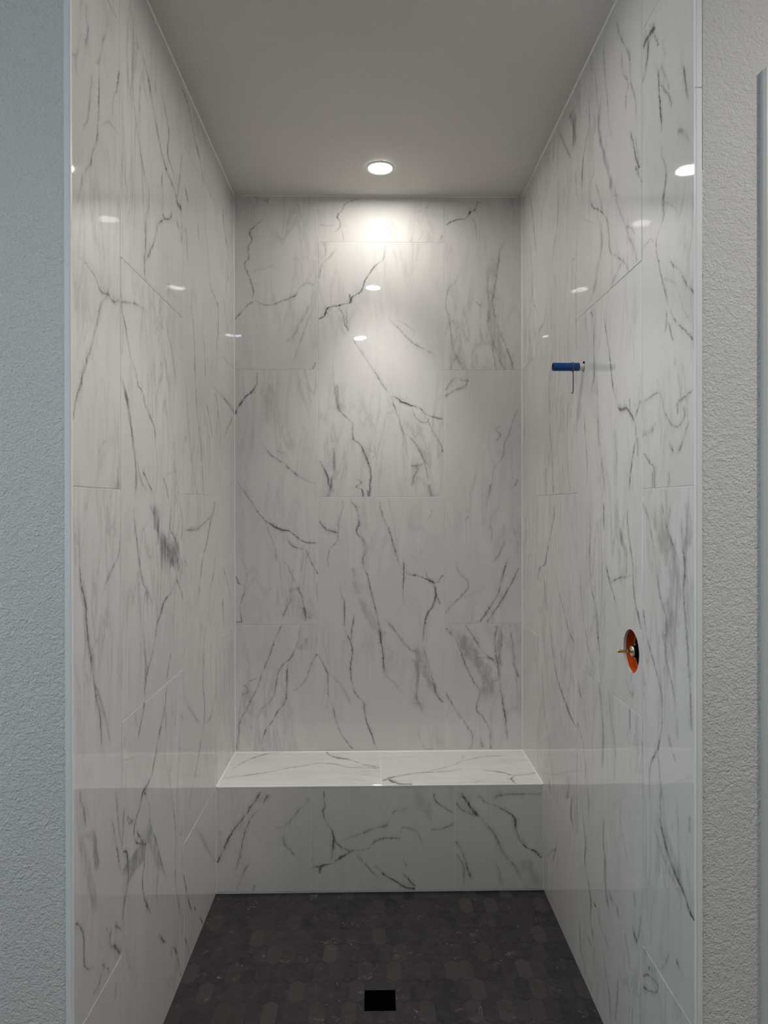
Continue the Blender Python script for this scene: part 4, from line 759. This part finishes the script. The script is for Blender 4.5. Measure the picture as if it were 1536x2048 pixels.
def lathe(prof, axis='Z', n=40):
    """prof: (r, h) list, turned about an axis; returns a bmesh"""
    bm = bmesh.new(); rings = []
    for r, h in prof:
        ring = []
        for k in range(n if r > 1e-6 else 1):
            a = 2*math.pi*k/n; c, s = r*math.cos(a), r*math.sin(a)
            ring.append(bm.verts.new({'Z': (c, s, h), 'X': (h, c, s), 'Y': (c, h, s)}[axis]))
        rings.append(ring)
    for a, b in zip(rings, rings[1:]):
        for k in range(n):
            q = [a[k % len(a)], a[(k+1) % len(a)], b[(k+1) % len(b)], b[k % len(b)]]
            q = [v for i, v in enumerate(q) if v not in q[:i]]
            if len(q) >= 3: bm.faces.new(q)
    return bm
def tube(path, r, n=10):
    bm = bmesh.new(); rings = []; path = [Vector(q) for q in path]
    up = None
    for i, q in enumerate(path):
        d = (path[min(i+1, len(path)-1)] - path[max(i-1, 0)]).normalized()
        if up is None: up = d.orthogonal().normalized()
        up = (up - d*up.dot(d)).normalized(); sd = d.cross(up)
        rings.append([bm.verts.new(q + (up*math.cos(2*math.pi*k/n) + sd*math.sin(2*math.pi*k/n))*r) for k in range(n)])
    for a, b in zip(rings, rings[1:]):
        for k in range(n): bm.faces.new((a[k], a[(k+1) % n], b[(k+1) % n], b[k]))
    bm.faces.new(rings[0][::-1]); bm.faces.new(rings[-1]); return bm

# frames: origin, u direction, v direction, outward normal of the visible face
FR = {'back': (Vector((0, 0, 0)), Vector((1, 0, 0)), Vector((0, 0, 1)), Vector((0, -1, 0))),
      'left': (Vector((0, 0, 0)), Vector((0, -1, 0)), Vector((0, 0, 1)), Vector((1, 0, 0))),
      'right': (Vector((W, 0, 0)), Vector((0, -1, 0)), Vector((0, 0, 1)), Vector((-1, 0, 0))),
      'front': (Vector((0, -BD, 0)), Vector((1, 0, 0)), Vector((0, 0, 1)), Vector((0, -1, 0))),
      'top': (Vector((0, 0, BZ)), Vector((1, 0, 0)), Vector((0, -1, 0)), Vector((0, 0, 1)))}
def ring_pts(c, r, n=36):
    return [(c[0]+r*math.cos(2*math.pi*k/n), c[1]+r*math.sin(2*math.pi*k/n)) for k in range(n)]
def rect_hole_faces(bm, P, u0, u1, v0, v1, c, r, n=36):
    """flat face over a rectangle with a round hole: wedges from each hole edge out to the rim"""
    hole = ring_pts(c, r, n); outer = []
    for x, y in hole:
        dx, dy = x-c[0], y-c[1]; k = 1e9
        if dx > 1e-9: k = min(k, (u1-c[0])/dx)
        if dx < -1e-9: k = min(k, (u0-c[0])/dx)
        if dy > 1e-9: k = min(k, (v1-c[1])/dy)
        if dy < -1e-9: k = min(k, (v0-c[1])/dy)
        outer.append((c[0]+dx*k, c[1]+dy*k))
    hv = [bm.verts.new(P(*q)) for q in hole]; ov = [bm.verts.new(P(*q)) for q in outer]
    cor = [(u0, v0), (u1, v0), (u1, v1), (u0, v1)]
    for k in range(n):
        a, b = k, (k+1) % n; f = [hv[a], ov[a]]
        (ax_, ay_), (bx_, by_) = outer[a], outer[b]
        for q in cor:
            if abs(ax_-bx_) > 1e-7 and abs(ay_-by_) > 1e-7:
                if (abs(q[0]-ax_) < 1e-7 or abs(q[1]-ay_) < 1e-7) and (abs(q[0]-bx_) < 1e-7 or abs(q[1]-by_) < 1e-7) \
                   and min(ax_, bx_)-1e-7 <= q[0] <= max(ax_, bx_)+1e-7 and min(ay_, by_)-1e-7 <= q[1] <= max(ay_, by_)+1e-7:
                    ci, co = (q[0]-c[0])**2+(q[1]-c[1])**2, 0
                    f.append(bm.verts.new(P(*q))); break
        f += [ov[b], hv[b]]; bm.faces.new(f)
    return hv
def tile(surf, idx, u0, u1, v0, v1, parent, holes=(), extra=(0, 0, 0, 0), tilt=.0012):
    """one large porcelain tile: chamfered slab standing proud of the grout, UV in metres of its wall"""
    O, U, V, N = FR[surf]; h = G/2
    a0, a1, b0, b1 = u0+h-extra[0], u1-h+extra[1], v0+h-extra[2], v1-h+extra[3]
    cu, cv = (a0+a1)/2, (b0+b1)/2; c = O + U*cu + V*cv
    P = lambda u, v, n=0.: U*(u-cu) + V*(v-cv) + N*n
    bm = bmesh.new(); ch = .0005
    ins = [(a0+ch, b0+ch), (a1-ch, b0+ch), (a1-ch, b1-ch), (a0+ch, b1-ch)]
    out = [(a0, b0), (a1, b0), (a1, b1), (a0, b1)]
    o1 = [bm.verts.new(P(*q, -ch)) for q in out]; o2 = [bm.verts.new(P(*q, -.0075)) for q in out]
    i1 = [bm.verts.new(P(*q)) for q in ins]
    for k in range(4):
        j = (k+1) % 4
        bm.faces.new((i1[k], o1[k], o1[j], i1[j])); bm.faces.new((o1[k], o2[k], o2[j], o1[j]))
    if not holes:
        bm.faces.new(i1); bm.faces.new(o2[::-1])
    else:
        q0, q1, w0, w1 = a0+ch, a1-ch, b0+ch, b1-ch
        hs = sorted(holes, key=lambda q: q[1]); cut = [w0] + [(hs[k][1]+hs[k+1][1])/2 for k in range(len(hs)-1)] + [w1]
        for k, (hu, hv_, hr) in enumerate(hs):
            ring = rect_hole_faces(bm, P, q0, q1, cut[k], cut[k+1], (hu, hv_), hr)
            back = [bm.verts.new(v.co - N*.0075) for v in ring]
            for a in range(len(ring)):
                b = (a+1) % len(ring); bm.faces.new((ring[a], back[a], back[b], ring[b]))
        bmesh.ops.remove_doubles(bm, verts=bm.verts[:], dist=1e-5)
    uvl = bm.loops.layers.uv.new('UVMap')
    for f in bm.faces:
        for lp in f.loops:
            co = lp.vert.co; lp[uvl].uv = (co.dot(U)+cu, co.dot(V)+cv)
    rr = random.Random(hash_id(surf, idx))
    mat = marble('marble_%s_%d' % (surf, idx), VD.get((surf, idx), []), hash_id(surf, idx), 1 if surf == 'top' else 0,
                 *((1.02, 1.15, .30) if surf in ('left', 'right') else (1.08, 1.05, .17)))
    # face the outside, whatever recalc decides for an open shell
    me = bpy.data.meshes.new('tile'); bmesh.ops.recalc_face_normals(bm, faces=bm.faces)
    big = max(bm.faces, key=lambda f: abs(f.normal.dot(N))*f.calc_area()*(1 if (f.calc_center_median().dot(N) > -.001) else 0))
    if big.normal.dot(N) < 0: bmesh.ops.reverse_faces(bm, faces=bm.faces[:])
    bm.to_mesh(me); bm.free(); me.materials.append(mat)
    o = bpy.data.objects.new('tile', me); COL.objects.link(o); o.parent = parent
    o.matrix_local = Matrix.Translation(c) @ Matrix.Rotation(rr.uniform(-tilt, tilt)*.5, 4, U) @ Matrix.Rotation(rr.uniform(-tilt, tilt), 4, V)
    return o
def hash_id(surf, idx): return {'back': 100, 'left': 200, 'right': 300, 'front': 400, 'top': 500}[surf] + idx

# ---------------------------------------------------------------- shower walls
VALVE = (1.432, 1.2124, .0602); PIPE = (0.991, 2.0894, .0185)
wb = struct('wall_back', bx(-.012, W+.012, .0014, .10, 0, H), M['grout'])
wl = struct('wall_left', bx(-.0128, -RELIEF, F+.010, .0014, 0, H), M['grout'])
def right_backing():
    bm = bmesh.new(); x0, x1 = W+RELIEF, W+.0085
    cut = [0, .8, 1.65, 2.5, H]
    for xx in (x0, x1):
        P = lambda u, v: (xx, -u, v)
        def rect(u0, u1, v0, v1): bm.faces.new([bm.verts.new(P(*q)) for q in ((u0, v0), (u1, v0), (u1, v1), (u0, v1))])
        u0, u1 = -.0014, -F-.010
        rect(u0, u1, 0, .8); rect(u0, u1, 2.5, H)
        for (hu, hv, hr), (a, b) in ((VALVE, (.8, 1.65)), (PIPE, (1.65, 2.5))):
            rect_hole_faces(bm, P, u0, u1, a, b, (hu, hv), hr+.001)
    for hu, hv, hr in (VALVE, PIPE):
        r0 = ring_pts((hu, hv), hr+.001)
        for k in range(36):
            a, b = r0[k], r0[(k+1) % 36]
            bm.faces.new([bm.verts.new(q) for q in ((x0, -a[0], a[1]), (x0, -b[0], b[1]), (x1, -b[0], b[1]), (x1, -a[0], a[1]))])
    bmesh.ops.remove_doubles(bm, verts=bm.verts[:], dist=1e-5)
    return bm
wr = struct('wall_right', right_backing(), M['grout'])
lay = {'back': ([0, XJ, XJ+T, W], [zA, [BZ]+zB[2:], zA], wb),
       'left': ([0, AL, AL+T, AL+2*T, -F], [zA, zB, zA, zB], wl),
       'right': ([0, AR, AR+T, AR+2*T, -F], [zA, zB, zA, zB], wr)}
for s, (us, zz, par) in lay.items():
    k = 0
    for i, z in enumerate(zz):
        for j in range(len(z)-1):
            a, b, c, d = us[i], us[i+1], z[j], z[j+1]
            if s == 'back': c = max(c, BZ)
            holes = ()
            if s == 'right' and i == 2 and j == 1: holes = (VALVE, PIPE)
            tile(s, k, a, b, c, d, par, holes)
            k += 1
def bead(parent, a, b, d1, d2, r=.0032):
    """tooled caulk bead in a corner: a to b, legs along d1 and d2"""
    a, b, d1, d2 = Vector(a), Vector(b), Vector(d1), Vector(d2)
    bm = bmesh.new(); pr = [d1*0, d1*r, (d1+d2)*r*.36, d2*r]
    A = [bm.verts.new(a+q) for q in pr]; B = [bm.verts.new(b+q) for q in pr]
    for k in range(4): j = (k+1) % 4; bm.faces.new((A[k], A[j], B[j], B[k]))
    bm.faces.new(A[::-1]); bm.faces.new(B)
    return obj('caulk_bead', bm, M['caulk'], parent)
bead(wb, (0, 0, BZ+.0042), (0, 0, H), (1, 0, 0), (0, -1, 0)); bead(wb, (W, 0, BZ+.0042), (W, 0, H), (-1, 0, 0), (0, -1, 0))
bead(wb, (0, 0, H), (W, 0, H), (0, -1, 0), (0, 0, -1), .003)
bead(wl, (0, 0, H), (0, F, H), (1, 0, 0), (0, 0, -1), .004); bead(wr, (W, 0, H), (W, F, H), (-1, 0, 0), (0, 0, -1), .004)

# edge trims at the front of both tiled walls
def edge_trim(name, x0, x1, segs):
    e = bpy.data.objects.new(name, None); COL.objects.link(e); e['kind'] = 'structure'
    for a, b in segs:
        inner = x1 if name == 'trim_1' else x0
        bm = bxb(x0, x1, F-.0035, F+.0085, a, b, bev=.0016, seg=2)
        obj('edge_profile', bm, M['trim'], e, smooth=False)
        xi = inner; s = -1 if name == 'trim_1' else 1
        obj('lip', bxb(min(xi, xi-s*.0022)+0, max(xi, xi-s*.0022), F-.0045, F+.004, a, b, bev=.0006), M['lamp_trim'], e)
    return e
edge_trim('trim_1', -.0142, -.0008, ((0, H),))
edge_trim('trim_2', W+.0008, W+.0142, ((0, 2.5405), (2.5415, H)))
# painted walls either side of the opening
XL, XR, YB = -1.9, 3.0, -5.2
struct('wall_front_left', bx(XL, -.0150, F, F+.10, 0, H), M['paint_left'])
def front_right():
    bm = bmesh.new(); box(bm, W+.0165, 1.60, F, F+.10, 0, H); box(bm, 1.60, 2.42, F, F+.10, 2.505, H); box(bm, 2.42, XR, F, F+.10, 0, H); return bm
struct('wall_front_right', front_right(), M['paint_right'])
# thin dark crack where the paint stops short of the right trim
cr = bpy.data.objects.new('trim_3', None); COL.objects.link(cr); cr['kind'] = 'structure'
obj('crack_shade', bx(W+.0138, W+.0170, F+.0125, F+.014, 0, H), M['black'], cr)  # black strip painted in for the shade down in the crack
def filler(z0, z1): obj('filler', bx(W+.0143, W+.0164, F-.0002, F+.002, z0, z1), M['casing'], cr)
rz = random.Random(3); z = 0.0
while z < 2.36:
    d = rz.uniform(.05, .4); filler(z, min(z+d, 2.36)); z += d + rz.uniform(.003, .012)
struct('ceiling', bx(XL-.1, XR+.1, YB-.1, .10, H, H+.12), M['ceiling'])
struct('wall_side_right', bx(XR, XR+.1, YB, F+.1, 0, H), M['paint_right'])
struct('wall_rear', bx(XL, XR, YB-.1, YB, 0, H), M['paint_right'])
def window_wall():
    bm = bmesh.new(); y0, y1, z0, z1 = -3.6, -2.3, 1.0, 2.3
    box(bm, XL-.1, XL, YB, y0, 0, H); box(bm, XL-.1, XL, y1, F+.1, 0, H)
    box(bm, XL-.1, XL, y0, y1, 0, z0); box(bm, XL-.1, XL, y0, y1, z1, H); return bm
struct('wall_side_left', window_wall(), M['paint_left'])
wf = bmesh.new()
for a in ((-3.6, -2.3, 1.0, 1.05), (-3.6, -2.3, 2.25, 2.3), (-3.6, -3.55, 1.05, 2.25), (-2.35, -2.3, 1.05, 2.25), (-2.97, -2.93, 1.05, 2.25)):
    box(wf, XL-.08, XL-.03, *a)
struct('window_1', wf, M['trim'])
# door casing on the right with its mitred, chamfered corner, and the door in it
def casing():
    bm = bmesh.new()
    prof = [(0, 0), (0, .012), (.006, .0165), (.020, .0165), (.026, .0140), (.083, .0165), (.083, 0)]
    x0, zt = 1.5185, 2.588; y = F
    rows = [[(x0+a, y-b, -.0) for a, b in prof], [(x0+a, y-b, zt-a) for a, b in prof], [(2.505-a, y-b, zt-a) for a, b in prof], [(2.505-a, y-b, 0) for a, b in prof]]
    R = [[bm.verts.new(q) for q in r] for r in rows]
    for A, B in zip(R, R[1:]):
        for k in range(len(A)-1): bm.faces.new((A[k], A[k+1], B[k+1], B[k]))
        bm.faces.new((A[-1], A[0], B[0], B[-1]))
    bm.faces.new(R[0]); bm.faces.new(R[-1][::-1])
    # the outer top corner of the mitre is clipped
    bmesh.ops.bisect_plane(bm, geom=bm.verts[:]+bm.edges[:]+bm.faces[:], plane_co=(x0+.0, F, zt-.013), plane_no=(-.72, 0, .69), clear_outer=True)
    bmesh.ops.holes_fill(bm, edges=[e for e in bm.edges if e.is_boundary])
    return bm
dc = struct('trim_4', casing(), M['casing'])
for zz in (1.801, 1.395, .880):
    hb = lathe([(0, -.001), (.0016, -.001), (.0016, .0005), (0, .0005)], 'Y', 10)
    obj('nail_hole', hb, M['black'], dc, (1.5365, F-.0153, zz))
d1 = struct('door_1', bxb(1.603, 2.417, F+.03, F+.07, .008, 2.50, bev=.002), M['wood'])
obj('door_handle', lathe([(0, 0), (.026, 0), (.026, -.006), (.010, -.008), (.010, -.04), (.027, -.046), (.027, -.062), (.015, -.07), (0, -.07)], 'Y', 24), M['nickel'], d1, (1.67, F+.03, .95), True)

# ---------------------------------------------------------------- bench
be = empty('bench', 'built-in tiled bench across the back of the shower, white marble-look slabs', 'bench', (W/2, -BD/2, 0))
def sub(o):  # keep world coordinates under the bench empty
    o.matrix_parent_inverse = Matrix.Translation(-be.location); return o
sub(obj('core', bx(.001, W-.001, -BD+.0014, -.0030, -.0010, BZ-.0014), M['grout'], be))
for i, (a, b) in enumerate(((0, .691), (.691, W))):
    sub(tile('top', i, a, b, 0, BD-.004, be, tilt=.0006))
for i, (a, b) in enumerate(((0, .3945), (.3945, .9995), (.9995, W))):
    sub(tile('front', i, a, b, .004, BZ-.004, be, tilt=.0006))
sub(obj('edge_trim', bxb(.0015, W-.0015, -BD-.001, -BD+.004, BZ-.0062, BZ+.0008, bev=.0007), M['trim'], be))
for o in (bead(be, (0, -.0010, BZ), (W, -.0010, BZ), (0, -1, 0), (0, 0, 1), .004), bead(be, (0, -.001, BZ), (0, -BD, BZ), (1, 0, 0), (0, 0, 1), .004),
          bead(be, (W, -.001, BZ), (W, -BD, BZ), (-1, 0, 0), (0, 0, 1), .004), bead(be, (0, -BD, 0), (0, -BD, BZ-.006), (1, 0, 0), (0, -1, 0), .0028),
          bead(be, (W, -BD, 0), (W, -BD, BZ-.006), (-1, 0, 0), (0, -1, 0), .0028)):
    sub(o)

# ---------------------------------------------------------------- floor of long hexagons
fl = struct('floor', bx(-.0128, W+.0085, F, .0014, -.10, -.0010), M['floor_grout'])
DR = (.6265, .7285, -1.118, -1.0215)      # the square drain
def clip(poly, axis, val, keep_less):
    out = []; n = len(poly)
    for i in range(n):
        a, b = poly[i], poly[(i+1) % n]
        ia = (a[axis] <= val) == keep_less or a[axis] == val; ib = (b[axis] <= val) == keep_less or b[axis] == val
        if ia: out.append(a)
        if ia != ib:
            t = (val-a[axis])/(b[axis]-a[axis]); out.append((a[0]+(b[0]-a[0])*t, a[1]+(b[1]-a[1])*t))
    return out
def area(p): return abs(sum(p[i][0]*p[(i+1) % len(p)][1]-p[(i+1) % len(p)][0]*p[i][1] for i in range(len(p))))/2 if len(p) > 2 else 0
def prism(bm, poly, ox, oy, top=0.0, bot=-.0055, ch=.0006):
    cx = sum(q[0] for q in poly)/len(poly); cy_ = sum(q[1] for q in poly)/len(poly)
    def sh(q):
        dx, dy = cx-q[0], cy_-q[1]; l = math.hypot(dx, dy) or 1; return (q[0]+dx/l*ch*1.2, q[1]+dy/l*ch*1.2)
    a = [bm.verts.new((*(sh(q)), top)) for q in poly]; b = [bm.verts.new((q[0], q[1], top-ch)) for q in poly]; c = [bm.verts.new((q[0], q[1], bot)) for q in poly]
    bm.faces.new(a); n = len(poly)
    for i in range(n):
        j = (i+1) % n; bm.faces.new((a[i], b[i], b[j], a[j])); bm.faces.new((b[i], c[i], c[j], b[j]))
    for v in a+b+c: v.co.x -= ox; v.co.y -= oy
HW, HL, PT, RP = .0505, .1160, .0165, .1000
g = .0012
def hexa(cx, cy_):
    w2, l2 = HW/2-g/2, HL/2-g/2
    return [(cx, cy_+l2), (cx-w2, cy_+l2-PT), (cx-w2, cy_-l2+PT), (cx, cy_-l2), (cx+w2, cy_-l2+PT), (cx+w2, cy_+l2-PT)]
Y0 = -.9655-HL/2
whole = None; rest = bmesh.new(); rh = random.Random(11)
for r in range(-6, 9):
    cyy = Y0 - r*RP
    for k in range(-15, 16):
        cx = .652 + k*HW + (HW/2 if r % 2 else 0)
        p = hexa(cx, cyy); full = area(p)
        q = clip(clip(clip(clip(p, 0, .0022, False), 0, W-.0022, True), 1, -BD-.0035, True), 1, F+.003, False)
        if area(q) < 2e-5: continue
        mg = .0012; parts = []
        inx = clip(clip(q, 0, DR[0]-mg, False), 0, DR[1]+mg, True)
        iny = clip(clip(inx, 1, DR[2]-mg, False), 1, DR[3]+mg, True)
        if area(iny) > 1e-7:
            for z_ in (clip(q, 0, DR[0]-mg, True), clip(q, 0, DR[1]+mg, False), clip(inx, 1, DR[2]-mg, True), clip(inx, 1, DR[3]+mg, False)):
                if area(z_) > 4e-6: parts.append(z_)
        else: parts = [q]
        if not parts: continue
        if cyy < -1.27:
            for z_ in parts: prism(rest, z_, 0, 0)
            continue
        if len(parts) == 1 and abs(area(parts[0])-full) < 1e-8:
            if whole is None:
                bm = bmesh.new(); prism(bm, p, cx, cyy); o = obj('hexagon_tile', bm, M['hex'], fl); whole = o.data
            else:
                o = bpy.data.objects.new('hexagon_tile', whole); COL.objects.link(o); o.parent = fl
            o.location = (cx, cyy, rh.uniform(-.0003, .0001))
        else:
            bm = bmesh.new()
            for z_ in parts: prism(bm, z_, cx, cyy)
            o = obj('hexagon_tile', bm, M['hex'], fl, (cx, cyy, 0))
ro = obj('hexagon_tiling', rest, M['hex'], fl); ro['kind'] = 'stuff'
struct('floor.001', bx(XL, XR, YB, F, -.10, -.001), M['bath_floor'])

dr = empty('floor_drain', 'square black floor drain set among charcoal hexagon tiles', 'drain', ((DR[0]+DR[1])/2, (DR[2]+DR[3])/2, 0))
hx, hy = (DR[1]-DR[0])/2, (DR[3]-DR[2])/2
fr = bmesh.new(); th = .0022
for a in ((-hx, hx, -hy, -hy+th), (-hx, hx, hy-th, hy), (-hx, -hx+th, -hy+th, hy-th), (hx-th, hx, -hy+th, hy-th)): box(fr, *a, -.0012, -.0001)
obj('frame', fr, M['black'], dr)
gr = bmesh.new(); box(gr, -hx+th, hx-th, -hy+th, hy-th, -.0012, -.0007)
for k in range(7):
    x = -hx+.010+k*(2*hx-.020)/6; box(gr, x-.0045, x+.0045, -hy+.006, hy-.006, -.0008, -.0004)
obj('grate', gr, M['black'], dr)

# ---------------------------------------------------------------- recessed ceiling lamps
def lamp(x, y, mat, label, watts, col, beam=BEAM):
    e = empty('recessed_ceiling_light', label, 'ceiling light', (x, y, H), 'recessed ceiling lights')
    obj('trim_ring', lathe([(.0500, -.0035), (.0520, -.0062), (.0590, -.0072), (.0635, -.0055), (.0640, -.0012), (.0500, -.0012)], 'Z', 48), M['lamp_trim'], e, None, True)
    obj('lens', lathe([(.0505, -.0022), (.0505, -.0040), (0, -.0052)], 'Z', 48), mat, e)
    ld = bpy.data.lights.new('beam', 'SPOT'); ld.energy = watts; ld.color = col; ld.shadow_soft_size = .045
    ld.spot_size = math.radians(beam); ld.spot_blend = 1.0
    lo = bpy.data.objects.new('beam', ld); COL.objects.link(lo); lo.parent = e; lo.location = (0, 0, -.056)
lamp(.6915, -.290, M['lens'], 'round recessed ceiling light shining nearest the back wall', REAR_W, (1, .95, .89), 66)
lamp(.672, -1.420, M['lens'], 'round recessed ceiling light nearer the shower opening, glow at the top edge', SHOWER_W, (1, .95, .89))
lamp(.560, -2.790, M['lens_cool'], 'cool white recessed ceiling light in front of the shower, seen only as a bluish reflection', ROOM_W, (.95, .98, 1), 130)

# ---------------------------------------------------------------- pipe stub, wire, valve
pe = empty('pipe_stub', 'blue plastic pipe stub with white inner end poking out of the right marble wall', 'pipe', (W, -PIPE[0], PIPE[1]-.0015))
obj('white_pipe', lathe([(.0, -.030), (.0118, -.030), (.0118, .055), (0, .055)], 'X', 28), M['white_pipe'], pe, None, True)
obj('blue_sleeve', lathe([(.0118, -.0155), (.0138, -.0155), (.0141, -.020), (.0141, -.1035), (.0136, -.1045), (.0122, -.1045)], 'X', 32), M['blue'], pe, None, True)
obj('bore', lathe([(.0122, -.1045), (.0118, -.102), (.0118, -.050), (0, -.050)], 'X', 32), M['bore'], pe, None, True)
obj('hole_shade', lathe([(PIPE[2]+.0008, .0005), (PIPE[2]+.0008, .06), (0, .06)], 'X', 28), M['shadow_gap'], pe)  # dark cup stands in for the shade inside the pipe hole
we = empty('wire_hook', 'thin bent steel wire looped round the blue pipe, hanging straight down', 'wire', (W-.036, -PIPE[0], PIPE[1]-.0015))
rp = []
for k in range(0, 27):
    a = math.radians(-100 + 380*k/26); rp.append((.0022*math.sin(k*.5)*.3-.0030*k/26, .0158*math.cos(a),   .0158*math.sin(a)))
obj('loop', tube(rp, .0016, 8), M['steel'], we, None, True)
obj('rod', tube([(.0, -.003, -.0150), (.0, -.0035, -.030), (-.0006, -.004, -.082), (-.0014, -.004, -.0875), (-.0045, -.004, -.0895), (-.0075, -.004, -.0895)], .0019, 8), M['steel'], we, None, True)

ve = empty('shower_valve', 'unfinished shower valve with brass stem inside round cut-out of right wall', 'valve', (W, -VALVE[0], VALVE[1]))
R_ = VALVE[2]
obj('orange_guard', lathe([(R_+.0012, .0085), (R_+.0012, .0300), (R_-.002, .0325)], 'X', 48), M['orange'], ve, None, True)
obj('cavity_shade', lathe([(R_+.002, .0305), (R_+.002, .034), (0, .034)], 'X', 40), M['black'], ve)  # black disc in place of the shade deep in the valve cavity
obj('valve_body', lathe([(0, .0080), (.0165, .0080), (.0175, .010), (.0175, .0302), (0, .0302)], 'X', 28), M['black'], ve, None, True)
obj('collar', lathe([(.0045, .001), (.0135, .001), (.0145, .0025), (.0145, .0060), (.0130, .0078), (.0045, .0078)], 'X', 24), M['nickel'], ve, None, True)
obj('stem', lathe([(0, -.0375), (.0034, -.0375), (.0042, -.036), (.0042, -.012), (.0050, -.011), (.0050, .006), (0, .006)], 'X', 20), M['brass'], ve, None, True)
for s in (-1, 1):
    bm = lathe([(0, .008), (.0026, .008), (.0026, .0125), (0, .0125)], 'X', 10)
    obj('screw', bm, M['nickel'], ve, (0, -.004, s*.0185), True)
for o in bpy.data.objects:
    if o.name.startswith(('screw',)): o.location.x = .0005
